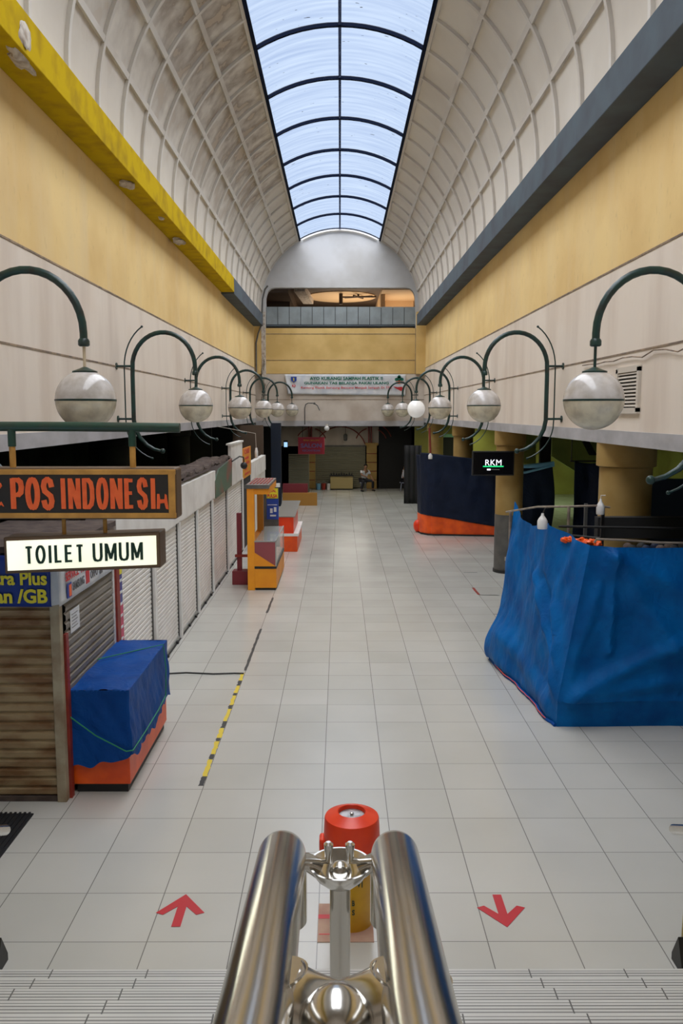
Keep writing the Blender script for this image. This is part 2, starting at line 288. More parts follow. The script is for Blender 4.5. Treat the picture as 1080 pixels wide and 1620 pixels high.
# ------------------------------------------------------------------ mesh helpers
ORG = {}
class MB:
    def __init__(s): s.bm = bmesh.new()
    def box(s, x0, x1, y0, y1, z0, z1):
        v = [s.bm.verts.new(p) for p in ((x0,y0,z0),(x1,y0,z0),(x1,y1,z0),(x0,y1,z0),(x0,y0,z1),(x1,y0,z1),(x1,y1,z1),(x0,y1,z1))]
        for f in ((0,3,2,1),(4,5,6,7),(0,1,5,4),(1,2,6,5),(2,3,7,6),(3,0,4,7)): s.bm.faces.new([v[i] for i in f])
        return s
    def prism(s, pts, d):
        # pts planar 3-D outline, extruded by vector d
        d = Vector(d); a = [s.bm.verts.new(p) for p in pts]; b = [s.bm.verts.new(Vector(p) + d) for p in pts]; n = len(pts)
        s.bm.faces.new(a); s.bm.faces.new(b[::-1])
        for i in range(n): s.bm.faces.new((a[i], b[i], b[(i + 1) % n], a[(i + 1) % n]))
        return s
    def tube(s, pts, r, n=10, cap=True):
        pts = [Vector(p) for p in pts]; m = len(pts); rs = r if isinstance(r, (list, tuple)) else [r] * m
        t0 = (pts[1] - pts[0]).normalized(); up = Vector((0, 0, 1)) if abs(t0.z) < 0.9 else Vector((0, 1, 0))
        nrm = t0.cross(up).normalized(); rings = []; pt = t0
        for i, p in enumerate(pts):
            t = ((pts[min(i + 1, m - 1)] - pts[i]).normalized() + (pts[i] - pts[max(i - 1, 0)]).normalized()).normalized() if 0 < i < m - 1 else ((pts[1] - pts[0]) if i == 0 else (pts[-1] - pts[-2])).normalized()
            ax = pt.cross(t)
            if ax.length > 1e-6: nrm = Matrix.Rotation(pt.angle(t), 3, ax.normalized()) @ nrm
            pt = t; nrm = (nrm - t * nrm.dot(t)).normalized(); bn = t.cross(nrm)
            rings.append([s.bm.verts.new(p + (nrm * math.cos(a) + bn * math.sin(a)) * rs[i]) for a in [2 * PI * k / n for k in range(n)]])
        for i in range(m - 1):
            for k in range(n): s.bm.faces.new((rings[i][k], rings[i][(k + 1) % n], rings[i + 1][(k + 1) % n], rings[i + 1][k]))
        if cap: s.bm.faces.new(rings[0][::-1]); s.bm.faces.new(rings[-1])
        return s
    def lathe(s, prof, c=(0, 0, 0), n=32, ax='z'):
        rings = []
        for r, h in prof:
            ring = []
            for k in range(n):
                a = 2 * PI * k / n; p = (r * math.cos(a), r * math.sin(a), h)
                ring.append(s.bm.verts.new((c[0] + p[0], c[1] + p[1], c[2] + p[2])))
            rings.append(ring)
        for i in range(len(rings) - 1):
            for k in range(n): s.bm.faces.new((rings[i][k], rings[i][(k + 1) % n], rings[i + 1][(k + 1) % n], rings[i + 1][k]))
        s.bm.faces.new(rings[0][::-1]); s.bm.faces.new(rings[-1])
        return s
    def ball(s, c, r, n=16, sz=1.0):
        prof = [(max(0.0005, r * math.sin(PI * i / n)), -r * sz * math.cos(PI * i / n)) for i in range(n + 1)]
        return s.lathe(prof, c, max(12, n))
    def grid(s, f, nu, nv, flip=False):
        g = [[s.bm.verts.new(f(u / nu, v / nv)) for v in range(nv + 1)] for u in range(nu + 1)]
        for i in range(nu):
            for j in range(nv):
                q = (g[i][j], g[i + 1][j], g[i + 1][j + 1], g[i][j + 1]); s.bm.faces.new(q[::-1] if flip else q)
        return s
    def build(s, name, m, parent=None, loc=None, smooth=False, bevel=0, solid=0):
        if parent is not None: org = ORG[parent]
        else: org = Vector(loc) if loc is not None else Vector((0, 0, 0))
        bmesh.ops.recalc_face_normals(s.bm, faces=s.bm.faces[:])
        for v in s.bm.verts: v.co -= org
        me = bpy.data.meshes.new(name); s.bm.to_mesh(me); s.bm.free()
        o = bpy.data.objects.new(name, me); COL.objects.link(o); me.materials.append(M[m] if isinstance(m, str) else m)
        if smooth:
            for p in me.polygons: p.use_smooth = True
            try: me.set_sharp_from_angle(angle=math.radians(40))
            except Exception: pass
        if parent is not None: o.parent = parent
        else: o.location = org
        ORG[o] = org
        if solid: md = o.modifiers.new('thickness', 'SOLIDIFY'); md.thickness = solid; md.offset = 0
        if bevel: md = o.modifiers.new('bevel', 'BEVEL'); md.width = bevel; md.segments = 2; md.limit_method = 'ANGLE'
        return o

def tag(o, label, cat, group=None, kind=None):
    if label: o['label'] = label
    if cat: o['category'] = cat
    if group: o['group'] = group
    if kind: o['kind'] = kind
    return o
def thing(name, loc, label, cat, group=None):
    o = bpy.data.objects.new(name, None); COL.objects.link(o); o.location = loc; o.empty_display_size = 0.1
    ORG[o] = Vector(loc); return tag(o, label, cat, group)
def struct(o, label=None, cat=None):
    o['kind'] = 'structure'
    if label: o['label'] = label
    if cat: o['category'] = cat
    return o
def copy_tree(o, parent=None):
    c = o.copy(); COL.objects.link(c)
    if parent is not None: c.parent = parent
    for ch in [x for x in COL.objects if x.parent == o]: copy_tree(ch, c)
    return c

def text_bm(body, w, h, origin, xd, yd, depth=0.004, bold=0.0, shear=0.0, gap=1.0):
    """letters as geometry, fitted into w x h metres from lower-left corner 'origin'"""
    cu = bpy.data.curves.new('letters', 'FONT'); cu.body = body; cu.size = 1; cu.offset = bold; cu.extrude = 0.5; cu.shear = shear; cu.resolution_u = 3; cu.space_character = gap
    o = bpy.data.objects.new('letters', cu); COL.objects.link(o)
    dg = bpy.context.evaluated_depsgraph_get(); me = bpy.data.meshes.new_from_object(o.evaluated_get(dg))
    bpy.data.objects.remove(o); bpy.data.curves.remove(cu)
    xs = [v.co.x for v in me.vertices]; ys = [v.co.y for v in me.vertices]
    x0, x1, y0, y1 = min(xs), max(xs), min(ys), max(ys)
    xd = Vector(xd).normalized(); yd = Vector(yd).normalized(); zd = xd.cross(yd); org = Vector(origin)
    mb = MB(); mb.bm.from_mesh(me); bpy.data.meshes.remove(me)
    for v in mb.bm.verts:
        v.co = org + xd * ((v.co.x - x0) / (x1 - x0) * w) + yd * ((v.co.y - y0) / (y1 - y0) * h) + zd * ((v.co.z + 0.5) * depth)
    return mb
GLY = {
 'T': (0.8, [[(0, .93), (1, .93)], [(.5, 0), (.5, 1)]]), 'I': (0.25, [[(.5, 0), (.5, 1)]]), 'L': (0.7, [[(0, 0), (0, 1)], [(0, .07), (1, .07)]]),
 'E': (0.75, [[(0, 0), (0, 1)], [(0, .07), (1, .07)], [(0, .93), (1, .93)], [(0, .52), (.88, .52)]]),
 'O': (0.95, 'O'), 'U': (0.92, [[(0, 1), (0, .28), (.07, .14), (.2, .06), (.5, .035), (.8, .06), (.93, .14), (1, .28), (1, 1)]]),
 'M': (1.15, [[(0, 0), (0, 1)], [(1, 0), (1, 1)], [(.06, .95), (.5, .12)], [(.94, .95), (.5, .12)]]),
 'N': (0.95, [[(0, 0), (0, 1)], [(1, 0), (1, 1)], [(.03, .95), (.97, .05)]]),
 'P': (0.85, [[(0, 0), (0, 1)], [(0, .95), (.6, .95), (.9, .88), (1, .72), (.9, .54), (.6, .46), (0, .46)]]),
 'D': (0.92, [[(0, 0), (0, 1)], [(0, .95), (.5, .95), (.85, .85), (1, .65), (1, .35), (.85, .15), (.5, .05), (0, .05)]]),
 'S': (0.82, [[(.98, .74), (.85, .9), (.5, .97), (.15, .9), (.02, .74), (.15, .58), (.5, .5), (.85, .42), (.98, .26), (.85, .1), (.5, .03), (.15, .1), (.02, .26)]]),
 ' ': (0.5, []),
}
def stroke_text(body, w, h, origin, xd, yd, th, depth=0.006, gap=0.34):
    # heavy condensed sign lettering: each stroke a flat bar of width th
    adv = [GLY[c][0] for c in body]; tot = sum(adv) + gap * (len(body) - 1); k = (w - th) / tot
    xd = Vector(xd).normalized(); yd = Vector(yd).normalized(); zd = xd.cross(yd); org = Vector(origin); mb = MB(); cx = th / 2; lay = 0
    def P(x, y, l): return org + xd * x + yd * y + zd * (0.0004 * l)
    for c in body:
        gw, st = GLY[c]; gw *= k
        if st == 'O': st = [[(.5 + .5 * math.cos(a), .5 + .47 * math.sin(a)) for a in [2 * PI * i / 24 for i in range(25)]]]
        for ln in st:
            q = [(cx + px * gw, min(h - 0.0, py * h)) for px, py in ln]
            curved = len(q) > 2
            for i in range(len(q) - 1):
                (ax, ay), (bx_, by_) = q[i], q[i + 1]; dx, dy = bx_ - ax, by_ - ay; l_ = math.hypot(dx, dy)
                if l_ < 1e-6: continue
                ux, uy = dx / l_, dy / l_; hw = th / 2 * (0.8 if abs(uy) < 0.5 else 1.0); e = hw * 0.35 if curved else 0
                ax -= ux * e; ay -= uy * e; bx_ += ux * e; by_ += uy * e; nx, ny = -uy * hw, ux * hw; lay += 1
                mb.prism([P(ax + nx, ay + ny, lay % 5), P(bx_ + nx, by_ + ny, lay % 5), P(bx_ - nx, by_ - ny, lay % 5), P(ax - nx, ay - ny, lay % 5)], zd * depth)
        cx += gw + gap * k
    return mb
XF = ((1, 0, 0), (0, 0, 1))      # lettering facing the stairs (-Y)
XS = ((0, 1, 0), (0, 0, 1))      # lettering on a plane facing +X

# ================================================================== STRUCTURE
struct(MB().box(-9, 14, 5.0, 46, -0.15, 0).build('floor', 'tile'))
s = MB()
for k in range(14):
    y1 = 4.97 - 0.3 * k; s.box(-2.28, 2.28, y1 - 0.3 - (0 if k < 13 else 5.0), y1, (0.155 * k - 0.1) if k else -0.1, 0.155 * (k + 1))
struct(s.build('stairs', 'stair'))
# side walls of the hall
def wall(name, sx):
    xs = sorted((3.6 * sx, 3.9 * sx))
    o = struct(MB().box(xs[0], xs[1], -4, 36, 3.29, 7.9).build(name, 'wall'))
    a = sorted((3.6 * sx, 3.575 * sx))
    g = MB()
    g.box(a[0], a[1], -4, 36, 3.29, 3.47).build('lower_band', 'strip', o)
    a = sorted((3.61 * sx, 3.592 * sx))
    MB().box(a[0], a[1], -4, 36, 5.558, 5.58).build('paint_seam', 'seam', o)
    MB().box(a[0], a[1], -4, 36, 4.435, 4.455).build('groove', 'seam', o)
    return o
wl = wall('wall_left', -1); wr = wall('wall_right', 1)
# beams under the vault
struct(MB().box(-3.6, -3.2, -4, 25.9, 7.33, 7.76).build('trim_1', 'byel', bevel=0.01), 'yellow painted beam along the left wall below the vault', 'beam')
struct(MB().box(-3.6, -3.2, 25.9, 35.4, 7.28, 7.76).build('trim_2', 'bgrey', bevel=0.01), 'grey end of the left beam below the vault', 'beam')
struct(MB().box(3.2, 3.6, -4, 35.4, 7.31, 7.76).build('trim_3', 'bgrey', bevel=0.01), 'dark grey beam along the right wall below the vault', 'beam')
# plaster chunks broken out of the left beam
def chunk(c, r, seed):
    m = MB(); bmesh.ops.create_icosphere(m.bm, subdivisions=3, radius=1)
    for v in m.bm.verts:
        n = noise.noise(v.co * 1.7 + Vector((seed, 0, 0))) * 0.5 + 1
        v.co = Vector((c[0] + v.co.x * r[0] * n, c[1] + v.co.y * r[1] * n, c[2] + v.co.z * r[2] * n))
    return m
for i, (c, r) in enumerate([((-3.3, 9.15, 7.34), (0.09, 0.32, 0.05)), ((-3.2, 9.0, 7.5), (0.02, 0.16, 0.12)), ((-3.38, 13.8, 7.32), (0.12, 0.2, 0.07)), ((-3.4, 18.2, 7.3), (0.11, 0.28, 0.06)), ((-3.35, 16.2, 7.33), (0.05, 0.12, 0.03))]):
    struct(chunk(c, r, i * 3.1).build('trim_%d' % (10 + i), 'plaster', smooth=True), 'patch of broken plaster on the left beam', 'plaster')
# vault
R0 = 3.4; ZC = 7.95
def arcpt(a, r=R0): return (r * math.cos(a), ZC + r * math.sin(a))
for nm, a0, a1 in (('ceiling', math.radians(-4), math.radians(60)), ('ceiling_left', math.radians(184), math.radians(120))):
    m = MB(); n = 24
    inner = [arcpt(a0 + (a1 - a0) * i / n) for i in range(n + 1)]; outer = [arcpt(a0 + (a1 - a0) * i / n, R0 + 0.15) for i in range(n + 1)]
    loop = inner + outer[::-1]
    va = [m.bm.verts.new((p[0], -4, p[1])) for p in loop]; vb = [m.bm.verts.new((p[0], 36.0, p[1])) for p in loop]; L_ = len(loop)
    for i in range(L_): m.bm.faces.new((va[i], va[(i + 1) % L_], vb[(i + 1) % L_], vb[i]))
    o = struct(m.build(nm, 'vault', smooth=True))
    # ribs
    r = MB()
    def ribarc(y, w, rin):
        pr = [arcpt(a0 + (a1 - a0) * i / n, R0 + 0.02) for i in range(n + 1)] + [arcpt(a0 + (a1 - a0) * i / n, rin) for i in range(n, -1, -1)]
        q = [r.bm.verts.new((p[0], y - w / 2, p[1])) for p in pr]; q2 = [r.bm.verts.new((p[0], y + w / 2, p[1])) for p in pr]
        for i in range(len(pr)):
            j = (i + 1) % len(pr); r.bm.faces.new((q[i], q[j], q2[j], q2[i]))
        for i in range(n):
            for Q in (q, q2): r.bm.faces.new((Q[i], Q[i + 1], Q[2 * n - i], Q[2 * n + 1 - i]))
    for k in range(28): ribarc(36.0 - 1.32 * k, 0.085, R0 - 0.055)
    for deg in (15, 30, 45, 59):
        a = math.radians(deg) if a1 < 2 else PI - math.radians(deg); d = 0.045 / R0
        c = [arcpt(a - d, R0 + .02), arcpt(a + d, R0 + .02), arcpt(a + d, R0 - 0.05), arcpt(a - d, R0 - 0.05)]
        r.prism([(p[0], -4, p[1]) for p in c], (0, 40, 0))
    r.build('ribs', 'rib', o, smooth=True)
# skylight
sk = thing('window_1', (0, 16, 10.9), 'arched skylight of pale blue sheets along the vault crown', 'skylight'); sk['kind'] = 'structure'
ys = [36.05 - 2.64 * k for k in range(15)]
m = MB(); A0, A1 = math.radians(60), math.radians(120)
for y in ys:
    n = 14; w_ = 0.07
    pr = [arcpt(A0 + (A1 - A0) * i / n, R0 + 0.03) for i in range(n + 1)] + [arcpt(A0 + (A1 - A0) * i / n, R0 - 0.045) for i in range(n, -1, -1)]
    q = [m.bm.verts.new((p[0], y - w_ / 2, p[1])) for p in pr]; q2 = [m.bm.verts.new((p[0], y + w_ / 2, p[1])) for p in pr]
    for i in range(len(pr)):
        j = (i + 1) % len(pr); m.bm.faces.new((q[i], q[j], q2[j], q2[i]))
    for i in range(n):
        for Q in (q, q2): m.bm.faces.new((Q[i], Q[i + 1], Q[2 * n - i], Q[2 * n + 1 - i]))
for a in (A0, A1):
    d = 0.03 / R0 * 1.3; c = [arcpt(a - d, R0 + .06), arcpt(a + d, R0 + .06), arcpt(a + d, R0 - 0.07), arcpt(a - d, R0 - 0.07)]
    m.prism([(p[0], -0.91, p[1]) for p in c], (0, 36.96, 0))
m.build('window_frame', 'skyframe', sk, smooth=True)
a = PI / 2; d = 0.03 / R0; c = [arcpt(a - d, R0 + .03), arcpt(a + d, R0 + .03), arcpt(a + d, R0 - 0.03), arcpt(a - d, R0 - 0.03)]
MB().prism([(p[0], -0.91, p[1]) for p in c], (0, 36.96, 0)).build('ridge_bar', 'skyframe2', sk)
for i in range(14):
    y1, y0 = ys[i], ys[i + 1]
    for aa, bb in ((A0, PI / 2), (PI / 2, A1)):
        MB().grid(lambda u, v: ((R0 + 0.02) * math.cos(aa + (bb - aa) * u), y0 + (y1 - y0) * v, ZC + (R0 + 0.02) * math.sin(aa + (bb - aa) * u)), 8, 2).build('pane', 'pane', sk, smooth=True)
m = MB(); cp = [arcpt(A0 + (A1 - A0) * i / 12) for i in range(13)] + [arcpt(A1 - (A1 - A0) * i / 12, R0 + 0.15) for i in range(13)]
m.prism([(p[0], -4, p[1]) for p in cp], (0, 3.11, 0)); struct(m.build('ceiling_blocker', 'vault'))  # unseen solid crown added to cut daylight on the near floor and walls
# end wall, with the gallery opening
def arch_outline(z0, x0=-3.6, x1=3.6):
    return
E = 36.0
ew = MB()
ew.box(-3.6, 3.6, E, E + 0.3, 3.35, 5.33)
o = struct(ew.build('wall_back', 'cream'))
MB().box(-3.14, 3.22, E + 0.03, E + 0.3, 5.33, 7.26).build('ochre_panel', 'ochre', o)
MB().box(-3.6, 3.6, E - 0.02, E + 0.3, 3.13, 3.36).build('lower_band', 'strip', o)
g = MB()
for z in (7.02, 5.92, 5.34): g.box(-3.14, 3.22, E + 0.02, E + 0.05, z - 0.012, z + 0.012)
g.box(-3.2, -3.17, E + 0.0, E + 0.05, 5.33, 7.26); g.box(3.2, 3.225, E + 0.0, E + 0.05, 5.33, 7.26)
g.box(-3.6, 3.6, E - 0.008, E + 0.02, 4.25, 4.27)
g.build('groove', 'seam', o)
MB().box(3.22, 3.6, E - 0.35, E + 0.3, 5.33, 7.9).build('pilaster', 'ochre', o)
MB().box(-3.6, -3.2, E - 0.3, E + 0.3, 5.33, 7.9).build('pilaster', 'ochre', o)
MB().box(-3.3, -3.14, E - 0.32, E + 0.3, 4.9, 7.9).build('bare_plaster_strip', 'plaster', o)
# lunette ring above the opening: rounded upper corners
top = []
for i in range(41):
    a = math.radians(-10 + 200 * i / 40); top.append((3.55 * math.cos(a), E, ZC + 3.55 * math.sin(a)))
hole = []
rr = 0.5
pts = [(3.20, 7.26), (3.18, 8.2)]
for i in range(7): a = math.radians(90 * i / 6); pts.append((2.98 - 0.25 + 0.35 * math.cos(a) + 0.1, 8.43 + 0.5 * math.sin(a)))
pts += [(-p[0] + 0.06, p[1]) for p in pts[::-1]]
m = MB()
N_ = 60
def outer(t):
    a = math.radians(-12 + 204 * t); r_ = 3.55 if abs(math.degrees(a) - 90) > 32 else 3.38; return Vector((r_ * math.cos(a), E, ZC + r_ * math.sin(a)))
lens = [0]
for i in range(1, len(pts)): lens.append(lens[-1] + math.dist(pts[i], pts[i - 1]))
def innerp(t):
    d = t * lens[-1]
    for i in range(1, len(pts)):
        if d <= lens[i] + 1e-9:
            f = (d - lens[i - 1]) / max(1e-9, lens[i] - lens[i - 1]); return Vector((pts[i - 1][0] + (pts[i][0] - pts[i - 1][0]) * f, E, pts[i - 1][1] + (pts[i][1] - pts[i - 1][1]) * f))
    return Vector((pts[-1][0], E, pts[-1][1]))
m.grid(lambda u, v: outer(u).lerp(innerp(u), v), N_, 3)
m.grid(lambda u, v: innerp(u) + Vector((0, 0.3 * v, 0)), N_, 1)
m.build('lunette', 'lunette', o)
m = MB(); tr_ = [(3.3 * math.cos(math.radians(62 + 56 * i / 16)), E - 0.06, ZC + 3.3 * math.sin(math.radians(62 + 56 * i / 16))) for i in range(17)]
m.tube(tr_, 0.04, 6).build('arch_moulding', 'rib', o, smooth=True)
# gallery parapet of grey panels
gp = MB()
gt = thing('gallery_parapet', (0.03, E + 0.1, 7.26), 'row of grey panels with a bottom rail closing the gallery opening in the end wall', 'parapet')
xs = -3.1
for i in range(13):
    x0 = -3.12 + i * 0.487; gp = MB().box(x0 + 0.012, min(x0 + 0.475, 3.2), E + 0.08, E + 0.12, 7.42, 8.15).build('panel', 'greytile', gt)
MB().box(-3.13, 3.2, E + 0.11, E + 0.16, 7.28, 8.13).build('backing', 'black', gt)
MB().box(-3.13, 3.2, E + 0.05, E + 0.11, 7.34, 7.40).build('rail', 'bgrey', gt)
# gallery room behind
gr = MB(); gr.box(-4.2, 4.6, E + 0.3, 48, 7.0, 7.1); gr.box(-4.2, -4.1, E + .3, 48, 7, 9.7); gr.box(-4.2, 4.6, 48, 48.1, 7, 9.7)
struct(gr.build('wall_gallery', 'brown'))
struct(MB().box(4.5, 4.6, E + .3, 48, 7, 9.7).build('wall_gallery_right', 'tan'))
struct(MB().box(-4.2, 4.6, E + .3, 48, 9.5, 9.7).build('ceiling_gallery', 'brown'))
m = MB()
for x0, x1, y0, y1, z0, z1 in ((-3.9, -2.3, 38, 47, 9.0, 9.5), (-3.6, -2.4, 41, 41.5, 8.3, 9.0)): m.box(x0, x1, y0, y1, z0, z1)
struct(m.build('trim_4', 'brown'), 'dark beams of the gallery ceiling', 'beam')
struct(MB().prism([(-2.1, 39, 9.5), (-1.6, 39, 9.5), (-1.35, 43.5, 9.5), (-1.85, 43.5, 9.5)], (0, 0, -0.3)).build('trim_40', 'plaster'), 'pale diagonal beam of the gallery ceiling', 'beam')
m = MB(); m.box(1.95, 4.4, 39.2, 47, 9.3, 9.5).box(1.95, 2.15, 40.6, 47, 8.7, 9.3).box(2.1, 3.7, 43.0, 43.3, 7.5, 9.3)
struct(m.build('trim_5', 'tan'), 'tan ceiling bay at the right of the gallery', 'ceiling')
struct(MB().box(3.55, 3.75, 39.5, 39.7, 7.2, 9.4).build('trim_41', 'brown'), 'dark gallery post', 'post')
ov = MB(); ov.lathe([(1.0, 0), (1.0, 0.06)], (0, 0, 9.46), 48)
for v in ov.bm.verts: v.co.x = v.co.x * 1.72 + 0.08; v.co.y = v.co.y * 2.0 + 42.9
struct(ov.build('trim_6', 'tan'), 'oval pale recess in the gallery ceiling', 'ceiling recess')
ov = MB()
for a in (0.2, 1.3, 2.4): ov.tube([(0.9 - 0.9 * math.cos(a), 41.8 - 0.7 * math.sin(a), 9.3), (0.9 + 0.9 * math.cos(a), 41.8 + 0.7 * math.sin(a), 9.36)], 0.045, 6)
ov.tube([(0.05, 41.2, 9.42), (0.05, 41.2, 8.9)], 0.09, 6).tube([(0.9, 41.8, 9.5), (0.9, 41.8, 9.3)], 0.05, 6)
tag(ov.build('wheel_frame', 'brown', loc=(0.9, 41.8, 9.3)), 'dark spoked wooden frame under the oval recess in the gallery', 'frame')
# side aisles: ceilings, outer walls, unseen near walls added to keep the aisles dark
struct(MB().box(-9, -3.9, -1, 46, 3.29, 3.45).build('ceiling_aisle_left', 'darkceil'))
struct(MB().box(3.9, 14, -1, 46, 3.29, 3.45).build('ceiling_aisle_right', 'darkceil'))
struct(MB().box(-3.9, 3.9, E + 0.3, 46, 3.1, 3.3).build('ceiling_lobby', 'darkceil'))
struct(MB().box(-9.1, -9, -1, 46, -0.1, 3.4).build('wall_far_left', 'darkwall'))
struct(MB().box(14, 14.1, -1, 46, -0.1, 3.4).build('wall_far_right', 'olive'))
struct(MB().box(-9, -3.9, -1.1, -1, -0.1, 3.4).build('wall_blocker_left', 'darkwall'))
struct(MB().box(3.9, 14, -1.1, -1, -0.1, 3.4).build('wall_blocker_right', 'darkwall'))
struct(MB().box(-9, -2.9, 41.2, 41.4, 0, 3.3).build('wall_lobby_left', 'dark'))
struct(MB().box(3.4, 14, 38.0, 38.2, 0, 3.29).build('wall_aisle_end', 'olive'))
struct(MB().box(-9, -4.6, 30.0, 30.15, 0, 3.29).build('wall_aisle_end_left', 'darkwall'))
struct(MB().box(-3.9, 3.9, -4.2, -4, -0.1, 11.6).build('wall_blocker_front', 'cream'))  # unseen wall added behind the camera to stop sky light from behind
struct(MB().box(-9, 14, 45.8, 46, 0, 3.29).build('wall_lobby_back', 'dark'))
# columns
def column(x, y, r, top, bottom, zsplit, label, hid=False):
    t = thing('column', (x, y, 0), label, 'column'); t['kind'] = 'structure'
    MB().lathe([(r + 0.004, zsplit), (r + 0.004, 2.95), (r + 0.05, 2.97), (r + 0.05, 3.29)], (x, y, 0), 40).build('shaft', top, t, smooth=True)
    MB().lathe([(r + 0.01, 0.06), (r + 0.01, zsplit)], (x, y, 0), 40).build('lower_cladding', bottom, t, smooth=True)
    MB().lathe([(r + 0.03, 0), (r + 0.03, 0.07)], (x, y, 0), 40).build('skirting', 'black', t, smooth=True)
    return t
c1 = column(3.93, 19.3, 0.31, 'colyel', 'colgrey', 1.36, 'round ochre column with a grey lower half beside the hanging screen')
column(3.98, 11.6, 0.35, 'colyel', 'colgrey', 1.3, 'wide round ochre column rising behind the large blue tarp stall')
column(3.98, 27.0, 0.31, 'colyel', 'colgrey', 1.36, 'ochre column behind the navy tarp stall')
column(3.98, 34.8, 0.31, 'colyel', 'colgrey', 1.36, 'far ochre column by the black partition')
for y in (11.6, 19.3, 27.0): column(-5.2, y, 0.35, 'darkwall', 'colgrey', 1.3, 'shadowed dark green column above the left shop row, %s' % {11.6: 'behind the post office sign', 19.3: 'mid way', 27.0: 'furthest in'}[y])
MB().box(3.80, 3.88, 18.965, 18.985, 0.31, 0.40).build('socket_plate', 'vent', c1)
MB().box(3.825, 3.855, 18.955, 18.966, 0.34, 0.37).build('socket', 'black', c1)
# olive stair block and wall pieces deep in the right aisle
struct(MB().prism([(7.6, 30, 3.3), (7.6, 30, 2.15), (8.9, 30, 1.35), (9.6, 30, 1.35), (9.6, 30, 3.3)], (0, 0.2, 0)).build('trim_7', 'lime'), 'lime green wall beside the far staircase', 'wall')
tag(MB().prism([(8.35, 29.7, 3.2), (8.55, 29.7, 3.2), (9.15, 29.7, 2.2), (8.9, 29.7, 2.2)], (0, 0.15, 0)).build('stair_handrail', 'black', loc=(8.7, 29.7, 2.2)), 'dark slanting handrail against the lime green wall', 'handrail')
struct(MB().box(6.6, 6.95, 27.5, 27.7, 1.9, 3.29).build('trim_8', 'dark'), 'dark post in front of the lime wall', 'post')
struct(MB().box(6.1, 6.55, 27.9, 28.0, 2.0, 3.29).build('trim_9', 'lime'), 'narrow lime wall strip', 'wall')
dd = thing('door_1', (4.9, 37.9, 0), None, None); dd['kind'] = 'structure'
MB().box(4.6, 5.3, 37.9, 37.99, 0, 2.6).build('opening_shade', 'dark', dd)  # dark panel: shade of the open doorway put into its colour
MB().box(4.55, 5.35, 37.88, 37.97, 2.6, 2.75).build('painted_glow', mat('door_glow_paint', (0.25, 0.5, 0.35), 0.6), dd)  # green light of the doorway painted as a base colour, no emission
MB().box(4.45, 4.6, 37.88, 37.97, 0, 2.75).build('door_frame', 'lime', dd)

# ================================================================== LAMPS
def make_lamp(label):
    # built on the right wall at y = 0 (wall face x = 3.6), globe towards the hall
    t = thing('globe_lamp', (3.6, 0, 3.6), label, 'lamp')
    X, G = 3.34, 2.33
    p = [(2.90, 0, 3.08), (3.02, 0, 3.11), (3.14, 0, 3.18), (3.25, 0, 3.30), (3.31, 0, 3.43), (3.34, 0, 3.58), (3.34, 0, 3.9), (3.34, 0, 4.3)]
    cx, rx = (X + G) / 2, (X - G) / 2
    for i in range(1, 19):
        a = PI * i / 19; p.append((cx + rx * math.cos(a), 0, 4.42 + 0.56 * math.sin(a)))
    p += [(G, 0, 4.42), (G, 0, 4.33)]
    rs = [0.022, 0.026, 0.03, 0.033] + [0.036] * (len(p) - 4)
    arm = MB().tube(p, rs, 12).build('arm', 'green', t, smooth=True)
    MB().ball((2.885, 0, 3.08), 0.042).build('end_knob', 'green', arm, smooth=True)
    MB().lathe([(0.04, -0.03), (0.052, -0.02), (0.052, 0.02), (0.04, 0.04)], (G, 0, 4.33), 16).build('end_collar', 'green', arm, smooth=True)
    q = []
    for i in range(9):
        a = math.radians(60 - 60 * i / 8); q.append((2.87 + 0.6 * math.cos(a) * 1.0, 0, 4.42 + 0.75 * math.sin(a)))
    q += [(3.47, 0, 4.0), (3.47, 0, 3.62)]
    for i in range(1, 9):
        a = math.radians(-72 * i / 8); q.append((2.87 + 0.6 * math.cos(a), 0, 3.55 + 0.62 * math.sin(a)))
    rd = MB().tube(q, 0.011, 8)
    rd.ball(q[0], 0.02, 8); rd.ball(q[-1], 0.02, 8)
    rd.build('thin_rod', 'green', t, smooth=True)
    for z in (4.445, 3.60):
        MB().tube([(3.34, 0, z), (3.59, 0, z)], 0.018, 8).tube([(3.585, 0, z), (3.602, 0, z)], 0.055, 12).build('wall_bracket', 'green', t, smooth=True)
    MB().tube([(G, 0, 4.32), (G, 0, 4.05)], 0.014, 8).build('hanger', 'green', t, smooth=True)
    gz, gr = 3.815, 0.272
    def cap(a0, a1): return [(max(0.001, gr * math.sin(math.radians(a0 + (a1 - a0) * i / 12))), gr * math.cos(math.radians(a0 + (a1 - a0) * i / 12))) for i in range(13)]
    MB().lathe(cap(22, 88.5), (G, 0, gz), 40).build('upper_glass', 'greyglass', t, smooth=True)
    MB().lathe(cap(91.5, 179.5), (G, 0, gz), 40).build('lower_glass', 'beigeglass', t, smooth=True)
    MB().lathe([(gr - 0.004, -0.011), (gr + 0.003, -0.008), (gr + 0.003, 0.008), (gr - 0.004, 0.011)], (G, 0, gz), 40).build('band', 'green', t, smooth=True)
    MB().lathe([(0.112, 0.245), (0.112, 0.262), (0.05, 0.285), (0.02, 0.30)], (G, 0, gz), 24).build('cap', 'green', t, smooth=True)
    return t
ORD = ['nearest the stairs', 'second from the stairs', 'third from the stairs', 'fourth from the stairs', 'fifth from the stairs', 'furthest away by the end wall']
LY = [7.73, 13.62, 19.6, 25.7, 31.3, 35.63]
proto = make_lamp('x')
def lamp_label(side, i):
    extra = ''
    if side == 'left' and i == 0: return 'large globe lamp above the green sign pipe, hung by a cream cord'
    if side == 'right' and i == 0: return 'largest globe lamp on the right wall, hanging before the louvred vent'
    if side == 'right' and i == 3: return 'globe lamp on the right wall with a plain bright white opal globe'
    return 'dusty two-tone globe lamp on the %s wall, %s' % (side, ORD[i])
